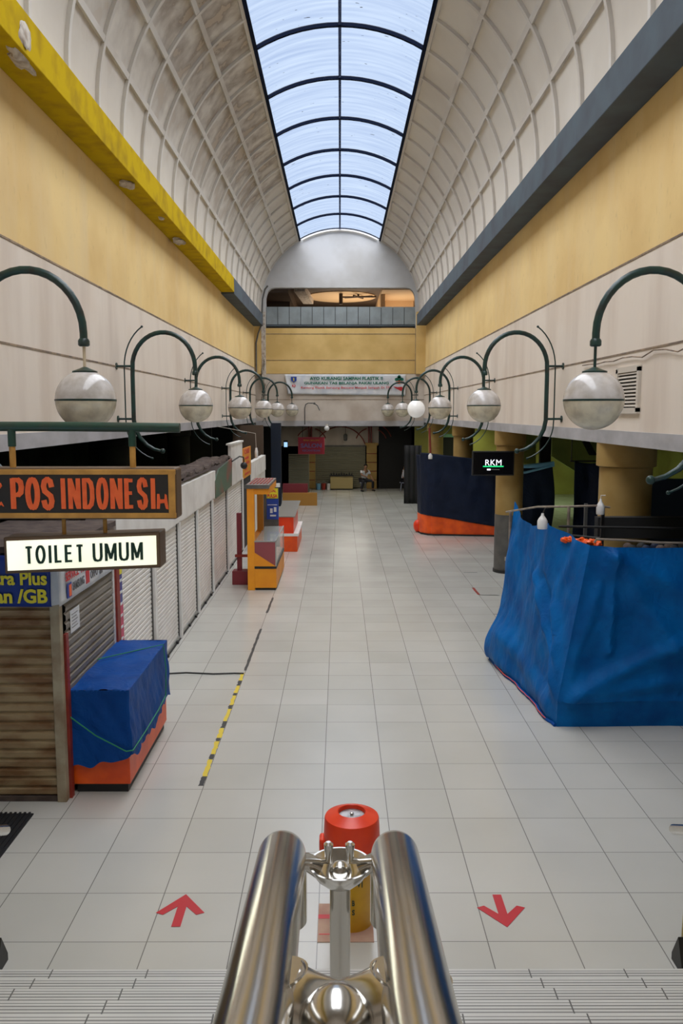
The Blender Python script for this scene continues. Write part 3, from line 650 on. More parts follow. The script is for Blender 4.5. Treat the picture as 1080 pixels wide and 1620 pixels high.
for side in ('right', 'left'):
    for i, y in enumerate(LY):
        o = proto if (side == 'right' and i == 0) else copy_tree(proto)
        sx = 1 if side == 'right' else -1
        o.location = (3.6 * sx, y, 3.6); o.rotation_euler = (0, 0, 0 if sx > 0 else PI)
        if i == 5: o.location.x = 3.3 * sx
        o['label'] = lamp_label(side, i); o['group'] = 'globe lamps along the %s wall' % side
        if side == 'left' and i == 0:
            for ch in [c for c in COL.objects if c.parent == o and c.name.startswith('hanger')]: ch.data = ch.data.copy(); ch.data.materials[0] = M['cord']
        if side == 'right' and i == 3:
            for ch in [c for c in COL.objects if c.parent == o]:
                if 'glass' in ch.name: ch.data = ch.data.copy(); ch.data.materials[0] = M['opal']
                if ch.name.startswith('band'): ch.data = ch.data.copy(); ch.data.materials[0] = M['opal']
# vent in the right wall
t = thing('air_vent', (3.6, 10.5, 3.7), 'square cream louvred vent in the right wall behind the nearest globe', 'vent')
m = MB()
for (y0, y1, z0, z1) in ((10.08, 10.15, 3.71, 4.25), (10.85, 10.92, 3.71, 4.25), (10.08, 10.92, 3.69, 3.76), (10.08, 10.92, 4.20, 4.27)): m.box(3.565, 3.6, y0, y1, z0, z1)
m.build('vent_frame', 'vent', t)
MB().box(3.592, 3.6, 10.14, 10.86, 3.75, 4.21).build('dark_back', 'dark', t)
for k in range(10):
    z = 3.775 + k * 0.044; MB().prism([(3.572, 10.15, z), (3.572, 10.15, z + 0.012), (3.592, 10.15, z + 0.028), (3.592, 10.15, z + 0.016)], (0, 0.70, 0)).build('louvre', 'vent', t)
# loose cable sagging along the right groove
tag(MB().tube([(3.57, 7.2 + i * 0.35, 4.43 - 0.05 * abs(math.sin(i * 0.9)) - 0.02 * (i % 3)) for i in range(16)], 0.008, 6).build('wall_cable', 'seam', loc=(3.57, 9, 4.4)), 'thin sagging cable along the groove of the right wall', 'cable')

# ================================================================== HANGING SIGNS (left)
t = thing('sign_pipe', (-3.58, 7.0, 3.57), 'thick horizontal green pipe reaching out from the left wall', 'pipe')
MB().tube([(-3.59, 7, 3.59), (-2.2, 7, 3.585), (-1.335, 7, 3.575)], 0.04, 16).tube([(-3.6, 7, 3.59), (-3.57, 7, 3.59)], 0.09, 16).build('pipe', 'greenp', t, smooth=True)
for x in (-2.74, -1.735): MB().tube([(x, 7, 3.57), (x, 7, 3.42)], 0.033, 12).build('drop_socket', 'greenp', t, smooth=True)
t = thing('hanging_sign', (-2.2, 7.0, 2.8), 'black hanging sign with orange POS INDONESIA letters in a tan frame', 'sign')
zt, zb, x0, x1 = 3.245, 2.815, -3.35, -1.36
for x in (-2.74, -1.735): MB().tube([(x, 7.0, 3.44), (x, 7.0, 3.2)], 0.026, 12).build('hanger_tube', 'signframe', t, smooth=True)
MB().box(x0, x1, 6.92, 7.16, zb, zt).build('case', 'signbrown', t, bevel=0.02)
m = MB(); m.box(x0, x1 - 0.005, 6.905, 6.93, zt - 0.055, zt - 0.012).box(x0, x1 - 0.005, 6.905, 6.93, zb + 0.012, zb + 0.055).box(x1 - 0.065, x1 - 0.01, 6.904, 6.93, zb + 0.012, zt - 0.012).build('frame', 'signframe', t, bevel=0.004)
MB().box(x0, x1 - 0.06, 6.912, 6.925, zb + 0.05, zt - 0.05).build('panel', 'signblack', t)
# letters with lifted, peeling tops
lb = 2.905; lh = 0.255
stroke_text('POS', 0.365, lh, (-2.735, 6.910, lb), *XF, 0.044, gap=0.62).build('letters', 'lorange', t)
stroke_text('INDONESI', 0.80, lh, (-2.325, 6.910, lb), *XF, 0.037, gap=0.74).build('letters', 'lorange', t)
mm = MB()
for ps in ([(-1.47, 2.905), (-1.465, 3.03), (-1.445, 3.03), (-1.44, 2.985), (-1.405, 2.985), (-1.40, 3.03), (-1.385, 3.02), (-1.372, 2.90), (-1.393, 2.905), (-1.405, 2.955), (-1.44, 2.95), (-1.445, 2.905)],):
    mm.prism([(x - 0.055, 6.906, z) for x, z in ps], (0, 0.006, 0))
mm.build('torn_letter', 'lorange', t)
lg = MB()
for k, (za, r) in enumerate(((3.10, 0.10), (3.05, 0.075), (3.00, 0.05))):
    lg.tube([(-2.86 - 0.06 + r * math.cos(a) * 1.1, 6.908, za + 0.4 * r * math.sin(a)) for a in [math.radians(-100 + 24 * i) for i in range(10)]], 0.008, 6)
lg.build('emblem', 'lorange', t)
text_bm('SIA', 0.085, 0.04, (-2.88, 6.912, 2.925), *XF, depth=0.005, bold=0.03).build('small_letters', 'lorange', t)
# small illuminated sign
t = thing('illuminated_sign', (-2.15, 7.0, 2.5), 'glowing white hanging sign lettered TOILET UMUM in dark green', 'sign')
PX0, PX1 = -2.81, -1.55
def tilt(x): return (x + 2.2) * 0.035
pts = [(PX0, 2.372), (PX1, 2.425), (PX1, 2.672), (PX0, 2.625)]
MB().prism([(p[0] - (0.03 if i in (0, 3) else -0.03), 6.97, p[1] + (0.03 if i > 1 else -0.03)) for i, p in enumerate(pts)], (0, 0.24, 0)).build('case', 'signbrown', t, bevel=0.01)
MB().prism([(p[0], 6.958, p[1]) for p in pts], (0, 0.02, 0)).build('lit_panel', 'lit', t)
sl = 0.045 / 1.26
for wd, xa, wd_ in (('TOILET', -2.66, 0.505), ('UMUM', -2.085, 0.425)):
    stroke_text(wd, wd_, 0.150, (xa, 6.955, 2.427 + (xa - PX0) * sl), (1, 0, sl), (0, 0, 1), 0.023, gap=0.62).build('letters', 'ldark', t)
for x in (-2.35, -2.0): MB().tube([(x, 7.05, 2.83), (x, 7.05, 2.62)], 0.018, 10).build('hanger_tube', 'signframe', t, smooth=True)
area('sign_glow', (-2.18, 6.9, 2.55), 1.1, 4, (1, 1, 0.8), rot=(PI / 2, 0, PI), sy=0.2)

# ================================================================== LEFT BOOTH
def shutter(mb, a, b, z0, z1, depth, pitch=0.075, n_=None):
    # corrugated roller curtain between floor points a and b, profile pushed out along the normal
    a = Vector((a[0], a[1], 0)); b = Vector((b[0], b[1], 0)); d = (b - a).normalized(); nn = Vector((d.y, -d.x, 0))
    n = int((z1 - z0) / pitch); prof = []
    for i in range(n):
        z = z0 + i * pitch
        prof += [(0, z), (depth, z + pitch * 0.2), (depth, z + pitch * 0.72), (0, z + pitch * 0.92)]
    prof.append((0, z1))
    ra = [mb.bm.verts.new(a + nn * p[0] + Vector((0, 0, p[1]))) for p in prof]; rb = [mb.bm.verts.new(b + nn * p[0] + Vector((0, 0, p[1]))) for p in prof]
    for i in range(len(prof) - 1): mb.bm.faces.new((ra[i], rb[i], rb[i + 1], ra[i + 1]))
    return mb
t = thing('shop_booth', (-3.2, 8.6, 0), 'brown corner booth with rusty roller shutters behind the blue covered counter', 'booth')
MB().box(-3.85, -2.66, 7.72, 9.5, 0.02, 2.42).build('body', 'darkwall', t)
sh = shutter(MB(), (-3.85, 7.66), (-2.70, 7.66), 0.05, 2.0, 0.024, 0.092).build('front_shutter', 'rust', t); sh['label'] = 'rusty brown front shutter'
MB().box(-3.85, -2.68, 7.62, 7.70, 0.0, 0.05).build('bottom_bar', 'debris', sh)
sh = shutter(MB(), (-2.62, 7.75), (-2.62, 9.42), 0.05, 2.05, 0.018, 0.088).build('side_shutter', 'gshut', t); sh['label'] = 'grey side shutter'
MB().box(-2.70, -2.61, 7.60, 7.69, 0, 2.0).build('corner_post', 'rustpost', t, bevel=0.006)
MB().box(-2.615, -2.585, 7.69, 7.76, 0, 1.62).build('red_guide', 'redpaint', t)
MB().box(-2.63, -2.60, 9.40, 9.47, 0, 2.2).build('side_guide', 'wpost', t)
MB().box(-2.64, -2.575, 9.47, 9.60, 0, 2.3).build('red_post', 'redpaint', t)
MB().box(-3.85, -2.6, 7.68, 9.6, 2.4, 2.46).build('roof', 'debris', t)
# banners
def cloth(x0, x1, y0, y1, z0, z1, amp, seed, zslope=0.0, nu=24, nv=8):
    m = MB()
    def f(u, v):
        x = x0 + (x1 - x0) * u; y = y0 + (y1 - y0) * u; z = z0 + (z1 - z0) * v + zslope * u
        n = noise.noise(Vector((u * 5 + seed, v * 2, 0))) * amp
        dx, dy = (y1 - y0), -(x1 - x0); l = math.hypot(dx, dy)
        return (x + dx / l * n, y + dy / l * n, z)
    return m.grid(f, nu, nv)
t = thing('banner', (-3.2, 7.56, 1.95), 'blue banner with yellow words Xtra Plus on the front of the brown booth', 'banner')
cloth(-3.85, -2.66, 7.56, 7.56, 1.92, 2.40, 0.012, 1).build('sheet', 'bannerblue', t, smooth=True, solid=0.006)
text_bm('Xtra Plus', 0.60, 0.13, (-3.29, 7.540, 2.125), *XF, depth=0.003, bold=0.03).build('letters', 'lyel', t)
text_bm('Dan /GB', 0.60, 0.135, (-3.29, 7.540, 1.955), *XF, depth=0.003, bold=0.035).build('letters', 'lyel', t)
t = thing('banner', (-2.58, 8.5, 1.95), 'white banner with red SERVICE lettering along the side of the brown booth', 'banner')
cloth(-2.575, -2.575, 7.52, 9.38, 1.93, 2.30, 0.012, 9, 0.0).build('sheet', 'bannerwhite', t, smooth=True, solid=0.006)
cloth(-2.66, -2.575, 7.55, 7.52, 1.93, 2.32, 0.008, 5, 0.02, 6, 6).build('folded_edge', 'bannerwhite', t, smooth=True, solid=0.006)
def side_text(s_, w_, h_, y, z, mt, bold=0.02):
    return text_bm(s_, w_, h_, (-2.565, y, z), *XS, depth=0.003, bold=bold)
side_text('SERVICE  HANDPHONE', 1.15, 0.085, 7.68, 2.125, 0).build('letters', 'lred', t)
side_text('SAMSUNG', 0.36, 0.085, 7.88, 2.0, 0).build('letters', 'lgrey', t)
side_text('OPPO', 0.26, 0.085, 8.45, 2.0, 0).build('letters', 'lgrey', t)
side_text('VIVO', 0.24, 0.085, 8.93, 2.0, 0).build('letters', 'lgrey', t)
side_text('SERVICE CENTER', 0.95, 0.05, 7.7, 2.232, 0).build('letters', 'lgrey', t)
MB().box(-2.567, -2.562, 7.71, 7.84, 1.96, 2.10).build('blue_patch', 'lblue', t)
MB().box(-2.564, -2.56, 7.76, 7.83, 1.97, 2.08).build('orange_patch', 'lorange', t)
MB().box(-2.567, -2.562, 8.30, 8.41, 1.98, 2.11).build('red_patch', 'lred', t)
MB().box(-2.567, -2.562, 8.79, 8.88, 1.99, 2.11).build('grey_patch', 'lgrey', t)
t = thing('paper_notice', (-2.59, 8.0, 1.58), 'small white paper notice taped on the grey side shutter', 'paper')
MB().box(-2.601, -2.597, 7.87, 8.15, 1.58, 1.80).build('sheet', 'paper', t)
m = MB()
for k in range(5): m.box(-2.597, -2.5955, 7.91, 8.09 - 0.03 * (k % 2), 1.625 + k * 0.032, 1.631 + k * 0.032)
m.build('writing', 'lgrey', t)
# strip of posters on the edge after the red post
t = thing('poster_strip', (-2.60, 9.68, 0.9), 'vertical strip of pink and blue posters beside the red booth post', 'poster')
MB().box(-2.60, -2.59, 9.60, 9.78, 0.95, 1.45).build('pink_poster', 'posterpink', t)
MB().box(-2.60, -2.59, 9.60, 9.76, 1.46, 1.80).build('blue_poster', 'posterblue', t)
MB().box(-2.60, -2.588, 9.61, 9.76, 1.81, 1.93).build('yellow_poster', 'lyel', t)
m = MB()
for k in range(6): m.box(-2.591, -2.586, 9.63, 9.74, 1.02 + k * 0.14, 1.05 + k * 0.14)
m.build('poster_print', 'paper', t)

# counter under a blue tarp
t = thing('display_counter', (-2.34, 8.65, 0), 'orange counter on a black plinth under the folded blue tarp at lower left', 'counter')
MB().box(-2.58, -2.08, 7.83, 9.50, 0.0, 0.09).build('plinth', 'black', t)
MB().box(-2.60, -2.05, 7.80, 9.52, 0.09, 0.98).build('body', 'orange', t, bevel=0.006)
m = MB(); cx0, cx1, cy0, cy1, ct = -2.63, -2.03, 7.77, 9.56, 1.05
def hem(s):  # drop height of the hem around the perimeter, s in metres from the back-left corner
    if s < 0.6: h = 0.27 + 0.10 * (s / 0.6)           # front face, left to right
    else: h = 0.37 + 0.02 * (s - 0.6) - 0.06 * math.exp(-((s - 1.5) / 0.3) ** 2)   # right face rising away
    return h + 0.035 * noise.noise(Vector((s * 7, 3, 0))) + 0.02 * math.sin(s * 23)
def tarpf(u, v):
    # u around left-front -> front-right corner -> back; v from hem (0) to top edge (1)
    s = u * (0.6 + 1.79)
    if s < 0.6: x, y, nx, ny = cx0 + s, cy0, 0, -1
    else: x, y, nx, ny = cx1, cy0 + (s - 0.6), 1, 0
    k = min(1, max(0, 1 - abs(s - 0.6) / 0.12)); 
    if k > 0: nx, ny = (nx + k) if s < 0.6 else nx, (ny - k) if s >= 0.6 else ny
    z = hem(s) + (ct - hem(s)) * v
    d = (0.018 * noise.noise(Vector((s * 4, z * 3, 1))) + 0.012 * noise.noise(Vector((s * 11 + z * 6, z * 5, 4)))) * (1 - v ** 6) + 0.05 * (1 - v) ** 1.5 * (0.5 + noise.noise(Vector((s * 3, 0, 8))))
    # pull of the tied rope
    d -= 0.012 * math.exp(-((z - (0.85 - 0.75 * min(s, 0.6))) / 0.03) ** 2) if s < 0.62 else 0.0
    return Vector((x + nx * d, y + ny * d, z))
m.grid(tarpf, 110, 34)
m.grid(lambda u, v: (cx0 + (cx1 - cx0) * u + 0, cy0 + (cy1 - cy0) * v, ct + 0.02 * noise.noise(Vector((u * 3, v * 5, 2))) + 0.012 * math.sin(v * 9 + u * 2) * u * (1 - u) * 4), 16, 44)
m.grid(lambda u, v: (cx1 - (cx1 - cx0) * u, cy1, 0.75 + (ct - 0.75) * v), 12, 8)
t = thing('tarp', (-2.34, 8.65, 0.3), 'blue tarp folded over the orange counter beside the brown booth', 'tarp')
tp = m.build('sheet', 'tarp', t, smooth=True)
bm2 = bmesh.new(); bm2.from_mesh(tp.data); bmesh.ops.remove_doubles(bm2, verts=bm2.verts[:], dist=0.012); bmesh.ops.recalc_face_normals(bm2, faces=bm2.faces[:]); bm2.to_mesh(tp.data); bm2.free()
MB().tube([(-2.63, 7.73, 0.83), (-2.35, 7.715, 0.62), (-2.06, 7.715, 0.46), (-2.0, 7.74, 0.46), (-1.985, 8.2, 0.47), (-1.98, 8.8, 0.48), (-1.985, 9.2, 0.50), (-1.985, 9.25, 0.8), (-2.02, 9.3, 1.07), (-2.3, 9.0, 1.075), (-2.62, 8.7, 1.07)], 0.006, 6).build('rope', 'rope', t, smooth=True)

# ================================================================== WHITE SHOP ROW
posts = [9.75, 11.62, 13.48, 15.22, 17.05, 19.35, 22.4]
lab = ['directly behind the blue covered counter', 'second past the brown booth', 'third past the brown booth', 'fourth, under the faded green board', 'fifth, beside the red stand', 'sixth, behind the amber kiosk']
for i in range(len(posts) - 1):
    a_, b_ = posts[i], posts[i + 1]
    t = thing('roller_shutter', (-2.66, (a_ + b_) / 2, 0), 'closed white ribbed shop shutter, ' + lab[i], 'shutter', 'white shutters of the left shop row')
    shutter(MB(), (-2.66, a_ + 0.06), (-2.66, b_ - 0.06), 0.06, 1.96, 0.012, 0.065).build('curtain', 'wshut', t)
    MB().box(-2.665, -2.635, a_ + 0.06, b_ - 0.06, 0.02, 0.07).build('bottom_rail', 'alu', t)
    MB().box(-2.655, -2.63, b_ - 0.12, b_ - 0.09, 0.05, 1.96).build('guide_rail', 'colgrey', t)
    for yy in (a_ + 0.75, b_ - 0.35): MB().box(-2.64, -2.60, yy - 0.04, yy + 0.04, 0.0, 0.04).build('floor_lock', 'black', t)
    MB().box(-2.63, -2.615, a_ + 0.06, b_ - 0.06, 0.0, 0.015).build('floor_gap', 'black', t)
for i, y in enumerate(posts):
    struct(MB().box(-2.69, -2.60, y - 0.06, y + 0.06, 0, 1.96).build('trim_%d' % (20 + i), 'wpost', bevel=0.006), 'white post between shop shutters', 'post')
struct(MB().box(-2.75, -2.60, 9.62, 17.4, 1.94, 2.50).build('trim_30', 'wfasc'), 'white fascia above the shop shutters', 'fascia')
struct(MB().box(-4.6, -2.76, 9.62, 29.5, 1.97, 2.05).build('trim_31', 'debris'), 'flat roof of the shop row', 'roof')
struct(MB().box(-4.6, -4.5, 9.62, 29.5, 0, 2.0).build('trim_32', 'darkwall'), 'back wall of the shop row', 'wall')
struct(MB().box(-2.72, -2.62, 22.4, 24.4, 0, 1.9).build('trim_33', 'dark'), 'dark open shop front behind the amber kiosk', 'shop front')
def rough_block(x0, x1, y0, y1, z0, z1, amp, seed):
    m = MB()
    def f(u, v): 
        x = x0 + (x1 - x0) * v; y = y0 + (y1 - y0) * u
        return (x, y, (z0 if v == 0 else z1 - 0.1 * (1 - v)) + amp * noise.noise(Vector((y * 2.2, v * 3, seed))) + amp * 0.6 * noise.noise(Vector((y * 7, v * 5, seed))))
    return m.grid(f, 80, 10)
tag(rough_block(-3.4, -2.62, 10.2, 20.0, 2.3, 2.64, 0.09, 3).build('roof_debris', 'debris', loc=(-3, 14, 2.5), solid=0.05), 'heap of torn brown roofing lying along the top of the white fascia', 'debris', kind='stuff')
t = thing('shop_board', (-2.58, 18.6, 1.95), 'faded green and red shop board leaning above the white shutters', 'sign')
MB().prism([(-2.58, 17.3, 1.93), (-2.58, 19.9, 1.97), (-2.58, 20.0, 2.62), (-2.60, 18.0, 2.50), (-2.60, 17.3, 2.28)], (-0.03, 0, 0)).build('board', 'faded', t)
tag(MB().tube([(-2.57, 19.9, 2.55), (-2.5, 20.8, 2.62), (-2.45, 21.2, 2.58), (-2.45, 21.3, 2.46)], 0.018, 8).ball((-2.45, 21.3, 2.36), 0.09, 12).build('spot_lamp', 'black', loc=(-2.57, 20, 2.5), smooth=True), 'small black spot lamp on a bent stalk over the white box sign', 'lamp')
t = thing('box_sign', (-2.7, 21.2, 1.93), 'tall blank white box sign above the shop row', 'sign')
MB().box(-2.68, -2.6, 20.0, 22.3, 1.94, 2.93).build('case', 'wfasc', t, bevel=0.01)
MB().box(-2.71, -2.58, 19.9, 22.4, 2.93, 2.97).build('top_trim', 'wpost', t)
t = thing('shop_board', (-2.6, 23.5, 1.9), 'orange and yellow shop board next to the blank white box sign', 'sign')
MB().box(-2.63, -2.6, 22.5, 24.4, 1.92, 2.74).build('board', 'orangeboard', t)
for k, (w_, h_) in enumerate(((1.2, 0.13), (1.0, 0.06), (1.2, 0.07), (0.6, 0.12), (1.3, 0.06))):
    MB_ = text_bm(['CASE', 'AKSESORIS', 'PULSA', 'HP', 'SERVICE'][k], w_, h_, (-2.598, 22.75, 2.57 - k * 0.145), *XS, depth=0.004, bold=0.03); MB_.build('letters', 'lred', t)
struct(MB().box(-2.75, -2.60, 24.6, 29.2, 1.72, 2.24).build('trim_34', 'wfasc'), 'white fascia past the orange board', 'fascia')
struct(MB().box(-2.75, -2.62, 24.4, 29.2, 0, 1.72).build('trim_35', 'wshut'), 'pale shop fronts past the amber kiosk', 'shop front')
# hanging bulb over the row
t = thing('hanging_bulb', (-2.45, 24.5, 2.4), 'white tubular bulb hanging on a cable over the left shop row', 'lamp')
MB().tube([(-2.45, 24.5, 2.62), (-2.47, 24.5, 3.1), (-3.62, 24.5, 3.31)], 0.008, 6).build('cable', 'vent', t)
MB().lathe([(0.03, 0), (0.05, 0.03), (0.05, 0.2), (0.035, 0.26), (0.03, 0.3)], (-2.45, 24.5, 2.38), 12).build('bulb', 'bulb', t, smooth=True)
# blue corner post, dark portal and low mustard wall at far left
struct(MB().box(-2.72, -2.33, 33.0, 33.3, 0, 3.3).build('trim_36', 'navy'), 'navy post at the far end of the left shops', 'post')
struct(MB().box(-3.9, -2.8, 30.5, 30.7, 0, 3.25).build('trim_37', 'brown'), 'brown partition beside the navy post', 'partition')
t = thing('low_wall', (-1.6, 33.5, 0), 'low mustard panel wall with a maroon cap in front of the salon', 'low wall')
MB().box(-2.3, -0.92, 33.3, 33.6, 0, 0.50).build('mustard_panel', 'mustard', t)
MB().box(-2.3, -1.3, 33.5, 33.8, 0.5, 0.85).build('maroon_panel', 'maroon', t)
t = thing('roller_shutter', (-1.9, 38.5, 0), 'small grey-green shutter cabinet left of the salon sign', 'shutter')
shutter(MB(), (-2.35, 38.5), (-1.45, 38.5), 0.05, 1.75, 0.015, 0.08).build('curtain', 'shutgreen', t)
MB().box(-2.37, -1.43, 38.5, 38.9, 0, 1.8).build('case', 'shutgreen', t)
t = thing('wall_screen', (-2.5, 39.0, 2.1), 'small glowing blue screen in the dark portal at far left', 'screen')
MB().box(-2.62, -2.42, 38.9, 38.96, 2.1, 2.42).build('case', 'black', t)
MB().box(-2.60, -2.44, 38.89, 38.9, 2.12, 2.34).build('picture', 'screenglow', t)

# ================================================================== AMBER KIOSK
t = thing('kiosk', (-1.65, 18.3, 0), 'amber orange kiosk with a roof panel and a glass display counter', 'kiosk')
MB().box(-1.93, -1.78, 17.2, 17.35, 0, 2.16).build('front_post', 'amber', t, bevel=0.005)
MB().box(-1.90, -1.76, 19.0, 19.15, 0.0, 2.05).build('rear_post', 'amberdk', t)
MB().box(-1.93, -1.78, 17.35, 19.4, 0, 1.0).build('back_panel', 'amber', t)
MB().box(-1.96, -1.47, 17.2, 19.2, 2.16, 2.21).build('roof', 'roofbrown', t)
MB().box(-1.97, -1.46, 17.18, 17.21, 2.14, 2.22).build('roof_edge', 'colgrey', t)
MB().box(-1.78, -1.48, 17.22, 17.30, 2.02, 2.15).build('front_beam', 'amber', t)
MB().box(-1.52, -1.47, 17.3, 19.2, 2.02, 2.15).build('side_beam', 'amber', t)
m = MB()
for k in range(6): m.box(-1.9 + k * 0.07, -1.87 + k * 0.07, 17.5, 19.0, 2.21, 2.225)
m.build('roof_slat', 'redpaint', t)
# counter with glass
MB().box(-1.78, -1.33, 17.2, 19.6, 0.05, 0.46).build('base', 'amber', t, bevel=0.004)
MB().box(-1.77, -1.35, 17.22, 19.58, 0, 0.05).build('plinth', 'black', t)
MB().box(-1.785, -1.325, 17.19, 19.61, 0.46, 0.51).build('counter_trim', 'black', t)
MB().box(-1.74, -1.37, 17.24, 19.56, 0.51, 0.54).build('shelf', 'card', t)
MB().box(-1.78, -1.34, 17.205, 17.215, 0.51, 1.02).build('front_pane', mat('smoked_rose', (0.30, 0.07, 0.08), 0.25), t)
MB().prism([(-1.78, 17.20, 0.51), (-1.34, 17.20, 0.51), (-1.78, 17.20, 0.80)], (0, -0.006, 0)).build('front_triangle', 'amber', t)
MB().box(-1.345, -1.335, 17.22, 19.58, 0.51, 1.02).build('side_glass', 'glass', t)
MB().box(-1.78, -1.335, 17.22, 19.58, 1.02, 1.035).build('top_glass', 'glass', t)
m = MB(); m.box(-1.35, -1.33, 17.2, 17.22, .5, 1.04).box(-1.35, -1.33, 17.2, 19.6, 1.03, 1.045).box(-1.35, -1.33, 19.58, 19.6, .5, 1.04).box(-1.79, -1.33, 17.2, 17.215, 1.02, 1.045)
m.build('edge_trim', 'alu', t)
t = thing('poster_board', (-1.5, 19.75, 0.9), 'yellow and blue JUAL PULSA poster board behind the kiosk counter', 'poster')
MB().box(-2.0, -1.42, 19.7, 19.76, 1.95, 2.04).build('header', 'wpost', t)
MB().box(-1.96, -1.46, 19.74, 19.78, 0, 1.95).build('board', 'colgrey', t)
MB().box(-1.74, -1.47, 19.72, 19.74, 1.68, 1.92).build('yellow_poster', 'lyel', t)
text_bm('JUAL', 0.18, 0.08, (-1.69, 19.718, 1.81), *XF, depth=0.003, bold=0.04).build('letters', 'lred', t)
text_bm('PULSA', 0.24, 0.08, (-1.725, 19.718, 1.70), *XF, depth=0.003, bold=0.04).build('letters', 'lred', t)
MB().box(-1.96, -1.84, 19.72, 19.74, 1.68, 1.92).build('yellow_poster', 'lyel', t)
MB().box(-1.96, -1.86, 19.72, 19.74, 0.9, 1.67).build('side_poster', mat('violet_print', (0.12, 0.05, 0.25), 0.5, c2=(0.5, 0.4, 0.6), ns=20), t)
MB().box(-1.74, -1.46, 19.715, 19.74, 1.18, 1.67).build('blue_poster', 'lblue', t)
m = MB().box(-1.66, -1.60, 19.705, 19.715, 1.33, 1.44).box(-1.57, -1.51, 19.705, 19.715, 1.36, 1.47).box(-1.66, -1.52, 19.705, 19.715, 1.25, 1.29).box(-1.72, -1.49, 19.705, 19.715, 1.52, 1.535)
m.build('poster_print', 'paper', t)
# red stand
t = thing('red_stand', (-2.25, 17.9, 0), 'dark red stand with a box foot left of the amber kiosk', 'stand')
MB().box(-2.33, -1.98, 17.75, 18.05, 0, 0.30).build('foot', 'maroon', t, bevel=0.01)
MB().box(-2.23, -2.13, 17.85, 17.95, 0.3, 1.55).build('pole', 'maroon', t)
MB().box(-2.27, -1.98, 17.8, 17.9, 0.60, 0.65).build('crossbar', 'redpaint', t)
# second kiosk counter
t = thing('display_counter', (-1.35, 23.3, 0), 'bright orange counter with a white band and a glass case behind the amber kiosk', 'counter')
MB().box(-1.60, -1.14, 22.1, 24.6, 0, 0.42).build('base', 'orange', t, bevel=0.006)
MB().box(-1.62, -1.11, 22.08, 24.65, 0.42, 0.49).build('white_band', 'wpost', t)
MB().box(-1.66, -1.24, 22.12, 24.4, 0.49, 0.93).build('red_case', 'redlid', t)
m = MB(); m.prism([(-1.68, 22.1, 0.93), (-1.68, 24.4, 1.12), (-1.16, 24.4, 1.12), (-1.2, 22.1, 0.93)], (0, 0, 0.02)); m.build('glass_top', mat('grey_glass', (0.22, 0.22, 0.2), 0.15), t)

# ================================================================== RIGHT: BIG TARP STALL
def curve_fn(P):
    L_ = [0]
    for i in range(1, len(P)): L_.append(L_[-1] + (Vector(P[i]) - Vector(P[i - 1])).length)
    def f(t):
        d = t * L_[-1]
        for i in range(1, len(P)):
            if d <= L_[i] + 1e-9: return Vector(P[i - 1]).lerp(Vector(P[i]), (d - L_[i - 1]) / (L_[i] - L_[i - 1]))
        return Vector(P[-1])
    return f
def smoothstep(a, b, x): t = min(1, max(0, (x - a) / (b - a))); return t * t * (3 - 2 * t)
def seg_ridge(p, a, b, w_):
    # gaussian ridge about the segment a-b in the sheet's own (s, z) plane
    ax, az = a; bx, bz = b; dx, dz = bx - ax, bz - az; l2 = dx * dx + dz * dz
    t = max(0, min(1, ((p[0] - ax) * dx + (p[1] - az) * dz) / l2)); q = (ax + t * dx, az + t * dz)
    d2 = (p[0] - q[0]) ** 2 + (p[1] - q[1]) ** 2; return math.exp(-d2 / (w_ * w_))
st = thing('tarp', (3.2, 9.8, 0), 'large blue tarp sheet wrapped round the stall at right', 'tarp')
# side sheet: s = distance from the front corner, backwards along the corridor
def side_pt(u, v):
    sdist = u * 2.7
    bot = Vector((2.57 - 0.09 * sdist, 9.53 + sdist, 0)); 
    tz = 2.30 - 0.13 * math.sin(PI * min(1, max(0, (sdist - 1.0) / 1.7))) if sdist > 1.0 else 2.30 - 0.14 * (1 - sdist / 1.0)
    if sdist > 2.4: tz += (sdist - 2.4) * 0.35
    topx = 2.68 + 0.24 * (1 - min(1, sdist / 0.9)) - 0.04 * sdist
    top = Vector((topx, 9.62 + sdist * 0.97, tz))
    kc = 1 - smoothstep(0.0, 0.9, sdist); knee = bot.lerp(Vector((2.57 - 0.05 * sdist, 9.52 + sdist, 0.32)), 1.0); st_ = bot.lerp(top, v); bent = bot.lerp(knee, v / 0.15) if v < 0.15 else knee.lerp(top, (v - 0.15) / 0.85)
    p = st_.lerp(bent, kc); z = p.z; q = (sdist, z)
    d = 0.08 * seg_ridge(q, (0, 0.32), (0.5, 1.3), 0.09) + 0.06 * seg_ridge(q, (0, 0.32), (1.2, 1.6), 0.07) - 0.04 * seg_ridge(q, (0.1, 0.5), (0.9, 1.6), 0.06) + 0.05 * seg_ridge(q, (0.3, 0.2), (2.4, 0.55), 0.13)
    d += 0.06 * noise.noise(Vector((sdist * 1.8, z * 0.7, 3))) + 0.025 * noise.noise(Vector((sdist * 5 + z * 2, z * 1.6, 7))) + 0.01 * noise.noise(Vector((sdist * 14, z * 5, 7)))
    d += 0.17 * smoothstep(1.5, 2.5, sdist) * math.exp(-((z - 0.30) / 0.35) ** 2) + 0.03 * math.exp(-((z - 0.12) / 0.12) ** 2)
    d += 0.02 * smoothstep(0.8, 2.2, z) * math.sin(sdist * 9 + z * 3)
    if v < 0.02: d = min(d, 0.05)
    k = 1 - smoothstep(0.0, 0.25, sdist)
    d = d * (1 - k)
    return Vector((p.x - d, p.y, p.z))
